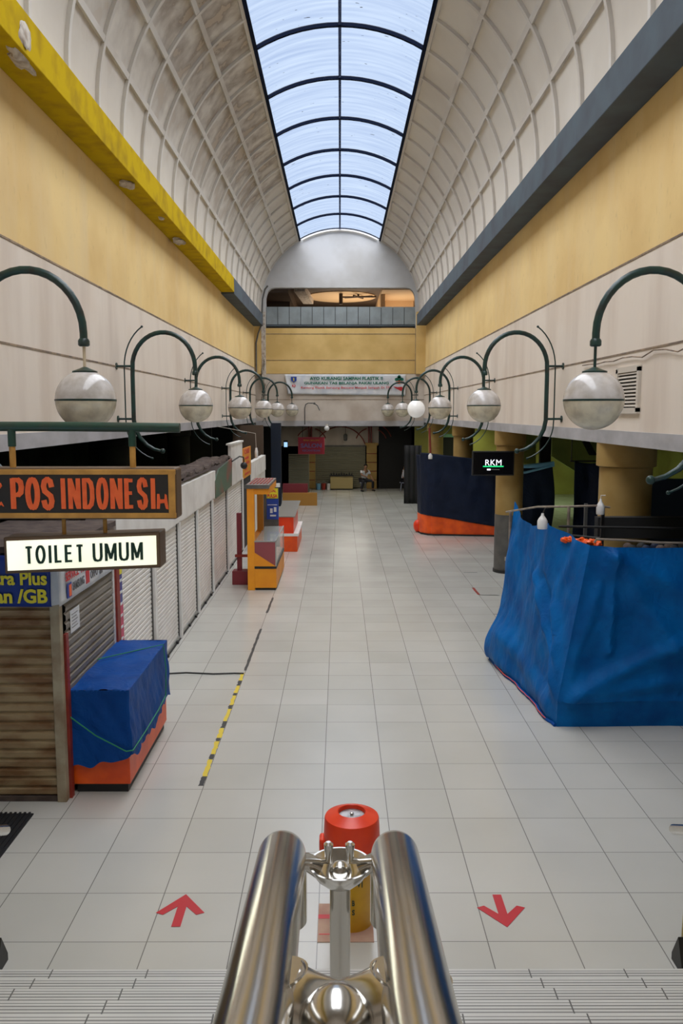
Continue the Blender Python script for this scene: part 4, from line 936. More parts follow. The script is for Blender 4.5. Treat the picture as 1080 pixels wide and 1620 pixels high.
def front_pt(u, v):
    sx = u * 4.4
    bot = Vector((2.57 + sx, 9.53 + 0.01 * sx, 0)); top = Vector((2.92 + sx * 0.96, 9.62, 2.16 - 0.02 * math.sin(sx * 2.2) - 0.01 * sx))
    p = bot.lerp(top, v)
    # vertical box foot up to 0.32 m
    z = p.z
    if v < 0.15: p = bot.lerp(Vector((2.57 + sx, 9.52, 0.32)), v / 0.15); z = p.z
    else:
        a_ = Vector((2.57 + sx, 9.52, 0.32)); p = a_.lerp(top, (v - 0.15) / 0.85); z = p.z
    q = (sx, z)
    d = 0.07 * seg_ridge(q, (0, 0.32), (1.3, 1.0), 0.10) + 0.05 * seg_ridge(q, (0, 0.32), (1.7, 0.62), 0.10) - 0.05 * seg_ridge(q, (0.35, 0.75), (0.9, 1.5), 0.22) + 0.04 * seg_ridge(q, (0, 0.32), (0.25, 1.9), 0.08)
    d += 0.06 * seg_ridge(q, (0.3, 2.05), (1.3, 0.9), 0.10) + 0.06 * seg_ridge(q, (0.3, 2.05), (0.5, 0.9), 0.06) + 0.05 * seg_ridge(q, (0.3, 2.05), (2.4, 1.1), 0.09)
    d += 0.05 * noise.noise(Vector((sx * 1.3, z * 0.9, 13))) + 0.02 * noise.noise(Vector((sx * 4 + z * 2.5, z * 2.6, 17))) + 0.008 * noise.noise(Vector((sx * 13, z * 9, 17)))
    d += 0.02 * seg_ridge(q, (0, 0.33), (4.4, 0.30), 0.03)
    k = 1 - smoothstep(0.0, 0.2, sx); d *= (1 - k)
    if z < 0.3: d *= 0.35
    return Vector((p.x, p.y - d, p.z))
MB().grid(side_pt, 90, 80).build('side_sheet', 'tarpb', st, smooth=True)
MB().grid(front_pt, 130, 80).build('front_sheet', 'tarpb', st, smooth=True)
# bottom hem roll and orange edging
MB().tube([side_pt(u / 30, 0) + Vector((-0.02, 0, 0.015)) for u in range(31)], 0.02, 8).build('hem', 'tarp', st, smooth=True)
MB().tube([side_pt(u / 30, 0) + Vector((-0.045, 0, 0.04)) for u in range(2, 27)], 0.005, 6).build('orange_edge', 'orange', st)
# counter / frame inside
t = thing('stall_frame', (3.9, 10.9, 0), 'bare pipe frame and dark counters inside the large blue tarp stall', 'stall')
MB().box(3.15, 6.9, 9.9, 10.4, 0, 2.0).build('front_cabinet', 'dark', t)
MB().box(2.85, 3.15, 10.5, 12.1, 0, 1.75).build('side_cabinet', 'dark', t)
m = MB(); m.tube([(2.52, 12.25, 0), (2.52, 12.25, 2.25)], 0.02, 8); m.build('pole', 'pipe', t)
MB().tube([(2.9, 10.5, 1.9), (2.9, 10.5, 2.52)], 0.02, 8).build('pole', 'pipe', t)
MB().tube([(2.30 + 0.15, 12.2, 2.25), (2.62, 11.0, 2.46), (2.9, 10.5, 2.52), (3.25, 10.5, 2.53), (3.42, 10.5, 2.51)], 0.014, 8).build('top_rail', 'pipe', t, smooth=True)
MB().tube([(2.75, 10.4, 2.28), (4.9, 10.2, 2.27)], 0.016, 8).build('inner_rail', 'black', t)
MB().tube([(2.98, 9.66, 2.19), (3.0, 9.64, 2.235), (3.3, 9.62, 2.225), (3.75, 9.64, 2.19), (4.9, 9.7, 2.17)], 0.014, 8).build('front_rail', 'pipe', t, smooth=True)
MB().tube([(2.9, 10.5, 2.15), (3.12, 9.9, 2.2)], 0.018, 8).build('strut', 'black', t)
MB().box(3.25, 3.29, 11.0, 11.04, 1.9, 2.5).build('inner_post', 'colgrey', t)
MB().box(3.35, 3.39, 10.6, 10.64, 1.9, 2.5).build('inner_post', 'black', t)
MB().box(3.40, 6.0, 10.9, 11.05, 2.05, 2.33).build('rear_board', 'dark', t)
struct(MB().box(4.35, 9.2, 13.9, 14.0, 0, 2.6).build('trim_38', 'navy'), 'dark blue partition behind the wide column', 'partition')
# jumble of small dark stock
for i in range(16):
    x = 3.55 + (i % 8) * 0.17; y = 10.0 + (i // 8) * 0.17
    tag(MB().ball((x, y, 2.0 + 0.055), 0.06, 8, 0.9).build('wrapped_bundle', ['dark', 'tarpn', 'debris'][i % 3], loc=(x, y, 2.0), smooth=True), 'small dark wrapped bundle heaped on the stall cabinet', 'bundle', 'dark bundles on the stall cabinet')
for i in range(7):
    x = 2.72 + i * 0.05; y = 10.15 - i * 0.055
    tag(chunk((x + 0.05, y, 2.15 + 0.015 * (i % 2)), (0.05, 0.05, 0.035), i).build('orange_bundle', 'orange', loc=(x, y, 2.1), smooth=True), 'small orange bundle tucked behind the tarp edge', 'bundle', 'orange bundles behind the tarp edge')
def jar(x, y, z, name, label, s_=1.0):
    t = thing(name, (x, y, z), label, 'lamp')
    MB().lathe([(0.06 * s_, 0), (0.065 * s_, 0.02), (0.065 * s_, 0.10), (0.05 * s_, 0.13)], (x, y, z), 16).build('body', 'bulb', t, smooth=True)
    MB().lathe([(0.05 * s_, 0.13), (0.02 * s_, 0.17), (0.015 * s_, 0.20)], (x, y, z), 16).build('neck', 'bulb', t, smooth=True)
    return t
t = jar(2.57, 10.5, 2.235, 'bulb_lamp', 'white bulb lamp hanging on the near pipe rail of the tarp stall')
MB().tube([(2.57, 10.5, 2.43), (2.60, 10.5, 2.50), (2.66, 10.6, 2.49)], 0.008, 6).build('cable', 'black', t)
t = jar(3.30, 10.5, 2.42, 'bulb_lamp', 'white bulb lamp hanging beside the wide ochre column', 0.8)
MB().tube([(3.30, 10.5, 2.57), (3.30, 10.5, 2.66), (3.36, 10.5, 2.66)], 0.008, 6).build('cable', 'vent', t)
# curtain between stalls
def curtain(name, x0, x1, y, z0, z1, mt, label, seed, sag=0.05, cat='curtain'):
    m = MB()
    m.grid(lambda u, v: (x0 + (x1 - x0) * u, y - 0.05 * math.sin(u * (x1 - x0) * 11 + seed) * (1 - 0.5 * v) - 0.05 * noise.noise(Vector((u * 4, v * 3, seed))), z0 + (z1 - sag * math.sin(PI * u) - z0) * v), 50, 24)
    return tag(m.build(name, mt, loc=((x0 + x1) / 2, y, z0), smooth=True, solid=0.01), label, cat)
tag(MB().tube([(4.7, 17.02, 2.72), (5.5, 17.02, 2.72)], 0.015, 8).tube([(4.72, 17.02, 2.72), (4.72, 17.02, 3.29)], 0.01, 6).tube([(5.48, 17.02, 2.72), (5.48, 17.02, 3.29)], 0.01, 6).build('curtain_rod', 'black', loc=(5.1, 17.02, 2.72)), 'thin black rod hung from the aisle ceiling carrying the navy cloth', 'rod')
curtain('curtain', 4.78, 5.45, 17.0, 0.9, 2.72, 'tarpn', 'dark navy cloth hung between the two ochre columns', 2)
# second stall: navy tarp over orange cloth
st = thing('tarp', (3.7, 25.3, 0), 'dark navy tarp stall behind the hanging screen', 'tarp')
def t2(u, v):
    P = [(2.38, 25.9), (2.45, 25.35), (2.62, 25.1), (3.6, 24.95), (4.7, 24.85), (5.2, 24.85)]
    f = curve_fn([(a, b, 0) for a, b in P])(u); top = 2.50 - 0.10 * abs(u - 0.25) * 4 * (u > 0.25) * 1.0 - 0.08 * (u < 0.15)
    z = 0.30 + (0.45 * (1 - smoothstep(0.2, 1, u))) * 0 ; lo = 0.62 - 0.34 * smoothstep(0.15, 1, u)
    zz = lo + (top - lo) * v; n = 0.07 * noise.noise(Vector((u * 5, v * 1.5, 5))) + 0.03 * noise.noise(Vector((u * 14, v * 3, 5)))
    return Vector((f.x - n * 0.5 + (0.05 * (1 - v) if u < 0.3 else 0), f.y - n, zz))
MB().grid(t2, 70, 40).build('sheet', 'tarpn', st, smooth=True, solid=0.01)
st2 = thing('cloth', (3.7, 25.3, 0), 'bright orange cloth skirt below the navy tarp stall', 'cloth')
MB().grid(lambda u, v: (lambda p: Vector((p.x, p.y + 0.03, 0.01 + (p.z + 0.05) * v)))(t2(u, 0)), 60, 10).build('skirt', 'orange', st2, smooth=True, solid=0.01)
MB().grid(lambda u, v: (lambda p: Vector((p.x, p.y - 0.005, 0.0 + 0.05 * v)))(t2(u, 0)), 60, 1).build('black_edge', 'black', st2, solid=0.01)
MB().ball((2.42, 25.8, 0.20), 0.13, 10, 1.5).build('knotted_end', 'redlid', st2, smooth=True)
t = jar(2.72, 25.1, 2.32, 'bulb_lamp', 'small bulb lamp with an orange neck at the corner of the navy tarp stall')
MB().tube([(2.72, 25.1, 2.5), (2.68, 25.1, 3.25)], 0.03, 8).build('hanging_rod', 'redsteel', t)
# third stall with light blue folded top
t = thing('tarp', (5.6, 24, 0), 'dark blue tarp stall with a light blue rolled top behind the ochre column', 'tarp')
MB().grid(lambda u, v: (4.6 + 1.35 * u + 0.10 * math.sin(v * 3) * u, 23.4 + 0.05 * noise.noise(Vector((u * 6, v * 3, 2))), 0.2 + (2.12 + 0.1 * u - 0.2) * v), 40, 20).build('sheet', 'tarpn', t, smooth=True, solid=0.01)
MB().tube([(4.6, 23.35, 2.20), (5.0, 23.33, 2.20), (5.5, 23.33, 2.23), (6.0, 23.4, 2.30)], [0.06, 0.05, 0.07, 0.05], 10).tube([(4.6, 23.33, 2.00), (5.2, 23.32, 2.04), (6.0, 23.36, 2.24)], 0.035, 8).build('rolled_top', 'tarpl', t, smooth=True)
MB().box(4.7, 5.9, 23.5, 24.4, 0, 1.6).build('cabinet', 'dark', t)
MB().box(2.75, 4.6, 25.3, 26.3, 0, 1.7).build('cabinet', 'dark', st)
# tv screen
t = thing('hanging_screen', (3.43, 18.7, 2.3), 'black hanging screen showing RKM in front of the ochre column', 'screen')
MB().box(2.96, 3.90, 18.66, 18.74, 2.30, 2.85).build('housing', 'black', t, bevel=0.01)
MB().box(2.99, 3.87, 18.653, 18.662, 2.33, 2.82).build('glass', 'screen', t)
text_bm('RKM', 0.36, 0.13, (3.25, 18.648, 2.53), *XF, depth=0.003, bold=0.0, gap=1.05).build('letters', 'lwhite', t)
MB().box(3.20, 3.66, 18.648, 18.652, 2.495, 2.52).build('underline', 'lgrn', t)
MB().box(3.29, 3.37, 18.648, 18.652, 2.42, 2.455).build('small_mark', 'lwhite', t)
MB().box(3.38, 3.57, 18.648, 18.652, 2.43, 2.445).build('small_line', 'alu', t)
MB().tube([(3.78, 18.73, 2.6), (3.85, 19.02, 2.6)], 0.03, 8).build('wall_mount', 'black', t)
# black partition
t = thing('black_partition', (2.95, 34.1, 0), 'black curtained partition at the far right of the corridor', 'partition')
MB().grid(lambda u, v: (2.62 + 0.7 * u, 34.0 + 0.03 * math.sin(u * 22), 2.38 * v), 40, 6).build('curtain', 'dark', t, smooth=True, solid=0.01)
MB().box(2.70, 3.3, 34.1, 34.6, 0, 2.36).build('cabinet', 'dark', t)

# ================================================================== LOBBY / SALON FRONT
FY = 41.0
struct(MB().box(-2.9, 3.4, FY + 0.1, FY + 0.3, 2.07, 3.2).build('wall_salon', 'cream'))
struct(MB().box(1.9, 3.5, FY - 0.1, FY, 0, 3.2).build('wall_lobby_right', 'dark'))
t = thing('roller_shutter', (0, FY, 0), 'wide olive grey shutter of the shop at the far end', 'shutter')
shutter(MB(), (-1.2, FY), (1.25, FY), 0.03, 2.07, 0.02, 0.10).build('curtain', 'shutgreen', t)
MB().box(-1.2, 1.25, FY - 0.03, FY + 0.08, 2.05, 2.12).build('housing', 'colgrey', t)
for x0, x1, w in ((-1.62, -1.2, 'left'), (1.3, 1.80, 'right')):
    t = thing('pilaster', (x0, FY, 0), 'cream banded pilaster on the %s of the far shop shutter' % w, 'pilaster'); t['kind'] = 'structure'
    for k in range(5): MB().box(x0, x1, FY - 0.25, FY + 0.1, 0.02 + k * 0.43, 0.41 + k * 0.43).build('block', 'colyel', t)
    MB().box(x0 + 0.03, x1 - 0.03, FY - 0.22, FY + 0.1, 0, 2.15).build('core', 'redsteel', t)
    MB().box(x0 - 0.06, x1 + 0.06, FY - 0.3, FY + 0.1, 2.13, 2.24).build('capital', 'colyel', t)
    for q in (0.08, 0.2): MB().box(x0 + q, x0 + q + 0.06, FY - 0.15, FY + 0.05, 2.24, 3.1).build('strut', 'redsteel', t)
t = thing('arch_trim', (0, FY - 0.1, 2.1), 'dark red arch ribs curving over the far shop front', 'arch')
for (cx, r, zc, a0, a1) in ((0.03, 1.28, 1.75, 20, 160), (-1.4, 0.75, 2.2, 20, 75), (1.5, 0.75, 2.2, 105, 160), (-1.4, 0.75, 2.2, 105, 150), (1.55, 0.75, 2.2, 20, 65), (1.55, 1.0, 2.2, 20, 60)):
    MB().tube([(cx + r * math.cos(math.radians(a0 + (a1 - a0) * i / 14)), FY - 0.12, zc + r * math.sin(math.radians(a0 + (a1 - a0) * i / 14))) for i in range(15)], 0.028, 6).build('rib', 'redsteel', t, smooth=True)
t = thing('hanging_lantern', (0.27, FY - 0.4, 2.35), 'small dark lantern hanging under the arch of the far shop front', 'lantern')
MB().lathe([(0.05, 0), (0.09, 0.04), (0.09, 0.28), (0.05, 0.34)], (0.27, FY - 0.4, 2.35), 8).build('body', 'colgrey', t)
MB().tube([(0.27, FY - 0.4, 2.69), (0.27, FY - 0.4, 3.1)], 0.01, 6).build('chain', 'black', t)
t = thing('hanging_sign', (-1.35, 38.0, 1.75), 'dark red hanging sign lettered SALON at the far end', 'sign')
MB().box(-1.9, -0.70, 38.0, 38.08, 1.83, 2.60).build('board', mat('salon_red', (0.50, 0.035, 0.07), 0.5), t, bevel=0.01)
text_bm('SALON', 0.95, 0.20, (-1.78, 37.99, 2.12), *XF, depth=0.005, bold=0.03).build('letters', mat('salon_purple', (0.22, 0.17, 0.42), 0.5), t)
text_bm('RINA SALON', 0.7, 0.08, (-1.65, 37.99, 2.42), *XF, depth=0.005, bold=0.02).build('letters', 'signframe', t)
text_bm('KECANTIKAN', 0.8, 0.09, (-1.7, 37.99, 1.95), *XF, depth=0.005, bold=0.02).build('letters', mat('salon_purple', (0.22, 0.17, 0.42), 0.5), t)
for x in (-1.7, -0.9): MB().tube([(x, 38.04, 2.6), (x, 38.04, 3.12)], 0.012, 6).build('hanger', 'black', t)
t = thing('shop_counter', (0.08, 40.4, 0), 'mustard counter with dark bottles on top before the far shutter', 'counter')
MB().box(-0.46, 0.62, 40.15, 40.6, 0.06, 0.66).build('body', 'counter', t)
MB().box(-0.5, 0.66, 40.1, 40.65, 0.66, 0.71).build('top', 'black', t)
MB().box(-0.44, 0.60, 40.2, 40.6, 0, 0.06).build('plinth', 'black', t)
for i in range(9):
    x = -0.42 + i * 0.125; h = 0.08 + 0.07 * ((i * 5) % 3) / 2
    tag(MB().lathe([(0.03, 0), (0.03, h * 0.6), (0.012, h * 0.8), (0.012, h)], (x, 40.35, 0.71), 8).build('bottle', 'black', loc=(x, 40.35, 0.71), smooth=True), 'small dark bottle on the mustard counter', 'bottle', 'bottles on the mustard counter')
for i, (x, c, l) in enumerate(((-1.04, 'tarpl', 'pale blue'), (-0.79, 'redpaint', 'red'), (-0.54, 'bulb', 'white'))):
    t = thing('bucket', (x, 40.3, 0), '%s bucket on the floor left of the mustard counter' % l, 'bucket')
    MB().lathe([(0.09, 0), (0.11, 0.28), (0.12, 0.28), (0.12, 0.30)], (x, 40.3, 0), 14).build('body', c, t, smooth=True)
    MB().tube([(x + 0.115 * math.cos(a), 40.3, 0.29 + 0.11 * math.sin(a)) for a in [PI * k / 8 for k in range(9)]], 0.006, 5).build('handle', 'alu', t)

# ================================================================== BANNER ON END WALL
t = thing('banner', (0.22, 35.95, 4.4), 'long white banner on the end wall reading AYO KURANGI SAMPAH PLASTIK', 'banner')
def ban(u, v):
    x = -2.36 + 5.16 * u; sag = 0.05 * math.sin(PI * u)
    z0 = 4.46 + (-0.10) * u * 0 + (0.06 * (0.5 - u)) ; return (x + 0.12 * (1 - v) * (1 - u) * 1.2, 35.92 - 0.02 * noise.noise(Vector((u * 16, v * 3, 2))) - 0.01 * math.sin(u * 40 + v * 4), z0 + (5.32 - z0) * v)
MB().grid(ban, 80, 12).build('sheet', 'bannerwhite', t, smooth=True, solid=0.006)
text_bm('AYO KURANGI SAMPAH PLASTIK !!', 3.1, 0.14, (-1.28, 35.885, 5.08), *XF, depth=0.006, bold=0.03).build('letters', 'lgreen', t)
text_bm('GUNAKAN TAS BELANJA PAKAI ULANG', 3.6, 0.14, (-1.52, 35.885, 4.87), *XF, depth=0.006, bold=0.03).build('letters', 'lgreen', t)
text_bm('Kantong Plastik Berujung Bencana Menjadi Sampah Di TPS', 3.85, 0.12, (-1.65, 35.885, 4.69), *XF, depth=0.006, bold=0.01).build('small_letters', 'lred', t)
em = thing  # emblems
m = MB(); m.prism([(-2.08, 35.885, 5.22), (-1.84, 35.885, 5.22), (-1.84, 35.885, 5.06), (-1.96, 35.885, 4.98), (-2.08, 35.885, 5.06)], (0, 0.01, 0)); m.build('shield_emblem', 'lblue', t)
MB().tube([(-1.96, 35.88, 5.04), (-1.96, 35.88, 5.17)], 0.02, 6).build('emblem_mark', 'lyel', t)
text_bm('K3', 0.14, 0.10, (-2.03, 35.885, 4.79), *XF, depth=0.006, bold=0.04).build('red_mark', 'lred', t)
m = MB()
for (x, z, r) in ((2.52, 5.14, 0.10), (2.4, 5.11, 0.07), (2.64, 5.11, 0.07), (2.52, 5.22, 0.07)): m.tube([(x, 35.88, z), (x, 35.89, z)], r, 14)
m.build('tree_emblem', 'lgreen', t); MB().box(2.48, 2.56, 35.88, 35.89, 4.93, 5.08).box(2.38, 2.66, 35.88, 35.89, 4.98, 5.02).build('tree_trunk', 'lorange', t)
m = MB(); m.prism([(2.25, 35.88, 4.82), (2.4, 35.88, 4.72), (2.6, 35.88, 4.62), (2.75, 35.88, 4.70), (2.62, 35.88, 4.80), (2.45, 35.88, 4.78)], (0, 0.01, 0)); m.build('red_fish_emblem', 'lred', t)
# bent hook lamp and bulb on the end wall
t = thing('hook_lamp', (-1.5, 35.9, 3.3), 'thin bent lamp stalk on the end wall under the white banner', 'lamp')
MB().tube([(-1.5, 35.93, 3.2), (-1.5, 35.92, 3.9), (-1.46, 35.9, 4.05), (-1.35, 35.85, 4.11), (-1.1, 35.7, 4.10), (-0.95, 35.6, 4.0), (-0.86, 35.5, 3.80)], 0.022, 8).build('stalk', 'colgrey', t, smooth=True)
MB().ball((-1.08, 35.7, 4.09), 0.05, 8).build('joint', 'colgrey', t, smooth=True)
t = thing('bulb_lamp', (-0.56, 35.75, 2.95), 'white bulb under the lower edge of the end wall', 'lamp')
MB().ball((-0.56, 35.9, 3.04), 0.11, 12).build('bulb', 'bulb', t, smooth=True)
MB().lathe([(0.06, 0), (0.045, 0.12)], (-0.56, 35.93, 3.1), 10).build('socket', 'vent', t, smooth=True)
# conduit in the far left corner
tag(MB().tube([(-3.0, 35.6, 8.95), (-3.12, 35.6, 8.8), (-3.22, 35.6, 8.4), (-3.25, 35.6, 7.9), (-3.3, 35.6, 7.3), (-3.42, 35.6, 7.0), (-3.52, 35.62, 6.6), (-3.52, 35.62, 5.3)], 0.035, 8).build('conduit', 'colgrey', loc=(-3.3, 35.6, 7), smooth=True), 'dark conduit bending down the far left corner by the gallery opening', 'pipe')
for i in range(3):
    tag(MB().tube([(-3.25 + 0.08 * math.sin(k * 1.1 + i), 35.675, 6.0 - k * 0.2 - i * 0.05) for k in range(14)], 0.008, 5).build('loose_wire', 'black', loc=(-3.25, 35.675, 5), smooth=True), 'loose black wire dangling down the far left corner', 'wire', 'wires in the far left corner')

# ================================================================== FLOOR MARKS
def arrow(x, y, s_, label):
    P = [(-0.035, -0.20), (0.035, -0.20), (0.035, 0.05), (0.13, -0.055), (0.19, -0.03), (0.0, 0.21), (-0.19, -0.03), (-0.13, -0.055), (-0.035, 0.05)]
    tag(MB().prism([(x + a * 0.95, y + b * s_, 0.002) for a, b in P], (0, 0, 0.002)).build('floor_arrow', 'redfloor', loc=(x, y, 0)), label, 'floor marking')
arrow(-1.19, 5.85, 1, 'red floor arrow pointing away from the stairs on the left')
arrow(1.21, 5.85, -1, 'red floor arrow pointing back to the stairs on the right')
def tape(pts, w_, m_, label, grp='tape strips on the floor'):
    m = MB(); rnd = random.Random(len(label) + int(pts[0][1] * 10))
    a, b = Vector((*pts[0], 0)), Vector((*pts[1], 0)); d = (b - a); L_ = d.length; d.normalize(); n = Vector((-d.y, d.x, 0)); k = max(2, int(L_ / 0.12))
    for s_ in (0,):
        lf = [a + d * L_ * i / k + n * (w_ / 2 * rnd.uniform(0.6, 1.1)) for i in range(k + 1)]; rt = [a + d * L_ * i / k - n * (w_ / 2 * rnd.uniform(0.6, 1.1)) for i in range(k + 1)]
        vs = [m.bm.verts.new((p.x, p.y, 0.002)) for p in lf]; ws = [m.bm.verts.new((p.x, p.y, 0.002)) for p in rt]
        for i in range(k): m.bm.faces.new((vs[i], vs[i + 1], ws[i + 1], ws[i]))
    return tag(m.build('floor_tape', m_, loc=((a.x + b.x) / 2, (a.y + b.y) / 2, 0)), label, 'tape', grp)
y = 7.95; k = 0
t = thing('floor_tape', (-1.38, 9.7, 0), 'worn yellow and black tape line running from the near left floor', 'tape')
while y < 11.6:
    L_ = [0.22, 0.42, 0.14, 0.36, 0.10, 0.3][k % 6]; y2 = min(11.6, y + L_)
    mk = 'tapeb' if k % 2 == 0 else 'tapey'
    rnd = random.Random(k); m = MB(); n = 6; vs = []; ws = []
    for i in range(n + 1):
        yy = y + (y2 - y) * i / n; vs.append(m.bm.verts.new((-1.39 - 0.028 * rnd.uniform(0.5, 1.1), yy, 0.002))); ws.append(m.bm.verts.new((-1.385 + 0.028 * rnd.uniform(0.5, 1.1), yy, 0.002)))
    for i in range(n): m.bm.faces.new((vs[i], vs[i + 1], ws[i + 1], ws[i]))
    m.build('black_piece' if mk == 'tapeb' else 'yellow_piece', mk, t); y = y2; k += 1
tape([(-1.37, 11.7), (-1.36, 14.05)], 0.05, 'tapeb', 'long black tape strip beyond the yellow and black tape line')
tape([(-1.36, 15.2), (-1.35, 16.5)], 0.05, 'tapeb', 'short black tape strip just before the amber kiosk')
tape([(2.83, 17.44), (2.84, 16.76)], 0.06, 'redpaint', 'short dark red tape piece at the foot of the ochre column')
tape([(2.84, 16.74), (3.25, 16.7)], 0.05, 'tapeb', 'black tape meeting the dark red tape piece')
tape([(2.83, 15.09), (3.05, 15.09)], 0.05, 'tapeb', 'black tape strip beside the blue tarp stall, nearest the stairs')
tape([(2.88, 19.14), (3.2, 19.14)], 0.05, 'tapeb', 'black tape strip left of the ochre column base')
tag(MB().tube([(-2.55, 11.52, 0.01), (-2.2, 11.58, 0.01), (-1.8, 11.52, 0.01), (-1.5, 11.55, 0.01), (-1.37, 11.54, 0.01)], 0.012, 6).build('floor_cable', 'tapeb', loc=(-2, 11.55, 0)), 'thin black cable crossing the floor from the white shutters', 'cable')
# ribbed mat
t = thing('floor_mat', (-3.4, 6.9, 0), 'black ribbed rubber mat at the lower left edge', 'mat')
MB().box(-3.9, -2.84, 5.6, 7.36, 0, 0.012).build('sheet', 'rubber', t)
for k in range(24): MB().box(-3.9 + k * 0.044, -3.9 + k * 0.044 + 0.02, 5.6, 7.37, 0.012, 0.02).build('rib', 'rubber', t)

# ================================================================== BIN
bx, by = 0.085, 5.72
t = thing('litter_bin', (bx, by, 0), 'round yellow litter bin with a red ashtray lid behind the steel rail', 'bin')
MB().lathe([(0.150, 0.006), (0.152, 0.02), (0.160, 0.5), (0.160, 0.52)], (bx, by, 0), 40).build('body', 'binyel', t, smooth=True)
lid = MB().lathe([(0.165, 0.47), (0.212, 0.475), (0.207, 0.60), (0.197, 0.80), (0.192, 0.812), (0.103, 0.85), (0.098, 0.846), (0.094, 0.81), (0.0005, 0.81)], (bx, by, 0), 48).build('lid', 'redlid', t, smooth=True)
MB().lathe([(0.093, 0.811), (0.093, 0.820), (0.0005, 0.822)], (bx, by, 0), 32).build('ash_tray', 'silver', lid, smooth=True)
MB().lathe([(0.012, 0.822), (0.012, 0.836), (0.004, 0.838)], (bx, by, 0), 12).build('tray_knob', 'chrome', lid, smooth=True)
MB().box(bx - 0.235, bx - 0.19, by - 0.06, by + 0.06, 0.52, 0.66).build('hinge', 'redlid', lid, bevel=0.02)
text_bm('VI', 0.045, 0.06, (bx + 0.03, by - 0.163, 0.36), *XF, depth=0.004, bold=0.02).build('letters', 'ldark', t)
text_bm('B', 0.02, 0.04, (bx + 0.0, by - 0.163, 0.22), *XF, depth=0.004, bold=0.02).build('letters', 'ldark', t)
text_bm('S', 0.02, 0.04, (bx + 0.0, by - 0.163, 0.15), *XF, depth=0.004, bold=0.02).build('letters', 'ldark', t)
t = thing('cardboard_sheet', (0.03, 5.7, 0), 'brown cardboard sheet lying under the yellow bin', 'cardboard')
MB().box(-0.16, 0.24, 5.47, 5.93, 0.0, 0.006).build('sheet', 'card', t)
MB().box(-0.16, -0.05, 5.74, 5.79, 0.006, 0.0075).box(-0.15, 0.0, 5.55, 5.56, 0.006, 0.0075).build('red_print', 'lred', t)

# ================================================================== STAIR PARAPETS
for sx, sd_ in ((-1, 'left'), (1, 'right')):
    t = thing('stair_parapet', (2.36 * sx, 4.0, 0), 'yellow stair parapet with a polished steel handrail at the %s edge' % sd_, 'parapet'); t['kind'] = 'structure'
    a, b = sorted((2.30 * sx, 2.44 * sx))
    m = MB(); m.prism([(a, 5.25, 0.04), (a, 5.22, 0.84), (a, 1.0, 2.95), (a, -3.9, 2.95), (a, -3.9, 0.04)], (b - a, 0, 0)); m.build('panel', 'parapet', t)
    a, b = sorted((2.26 * sx, 2.46 * sx)); MB().prism([(a, 5.29, 0), (a, 5.29, 0.05), (a, 5.2, 0.22), (a, 5.1, 0.0)], (b - a, 0, 0)).build('black_shoe', 'black', t)
    MB().tube([(2.26 * sx, 5.35, 0.90), (2.26 * sx, 5.25, 0.95), (2.26 * sx, 1.0, 3.05), (2.26 * sx, -3, 3.05)], 0.035, 16).build('handrail', 'chrome', t, smooth=True)

# ================================================================== STEEL CENTRE RAIL
t = thing('stair_handrail', (0, 0.8, 2.17), 'twin polished steel handrail in the foreground at the top of the stairs', 'handrail')
for sx in (-1, 1):
    x0_, x1_ = 0.066 * sx - 0.002, 0.0745 * sx - 0.002
    def rz(y): return 3.7 - 0.476 - (y - 0.603) * 0.235
    p = [(x0_ - 0.004 * sx, -1.2, rz(-1.2)), (x0_, 0.0, rz(0.0)), (x0_, 0.603, rz(0.603)), (x1_, 1.03, rz(1.03))]
    for i in range(1, 10):
        a = math.radians(14 + 76 * i / 9); p.append((x1_, 1.03 + 0.06 * (math.sin(a) - math.sin(math.radians(14))), rz(1.03) - 0.06 * (math.cos(math.radians(14)) - math.cos(a))))
    p.append((x1_, p[-1][1], p[-1][2] - 0.06))
    MB().tube(p, 0.031, 48).build('rail_tube', 'chrome', t, smooth=True)
# saddle bowl joining both rails to the post
m = MB().lathe([(0.0005, 0.0), (0.012, 0.001), (0.022, 0.006), (0.033, 0.016), (0.041, 0.030), (0.043, 0.034), (0.040, 0.034), (0.030, 0.022), (0.020, 0.013), (0.0005, 0.010)], (0, 1.07, 3.058), 40)
m.build('saddle_bowl', 'chrome', t, smooth=True)
for sx in (-1, 1):
    MB().tube([(0.028 * sx, 1.07, 3.084), (0.045 * sx, 1.07, 3.094), (0.068 * sx, 1.065, 3.092)], [0.013, 0.012, 0.014], 16).build('saddle_arm', 'chrome', t, smooth=True)
    MB().tube([(0.0145 * sx - 0.001, 1.06, 3.128), (0.0145 * sx - 0.001, 1.06, 3.125), (0.0145 * sx - 0.001, 1.06, 3.102), (0.026 * sx, 1.06, 3.100), (0.06 * sx, 1.05, 3.108)], [0.003, 0.0065, 0.0062, 0.0032, 0.0035], 14).build('clamp_prong', 'chrome', t, smooth=True)
MB().ball((0, 1.07, 3.078), 0.016, 16).build('post_boss', 'chrome', t, smooth=True)
MB().tube([(0, 1.07, 3.06), (0, 1.07, 2.62), (0, 1.045, 2.18)], 0.014, 24).lathe([(0.05, 0), (0.05, 0.012), (0.02, 0.03)], (0, 1.02, 2.17), 24).build('post', 'chrome', t, smooth=True)
# near U link between the tubes
u_ = []
for i in range(17):
    a = PI * i / 16; u_.append((-0.062 * math.cos(a) - 0.001, 0.665 - 0.01 * math.sin(a), 3.222 - 0.030 * math.sin(a) ** 0.8))
MB().tube(u_, [0.026 + 0.010 * abs(math.cos(PI * i / 16)) for i in range(17)], 32).build('link_tube', 'chrome', t, smooth=True)
MB().ball((-0.003, 0.627, 3.205), 0.030, 24).build('link_ball', 'chrome', t, smooth=True)

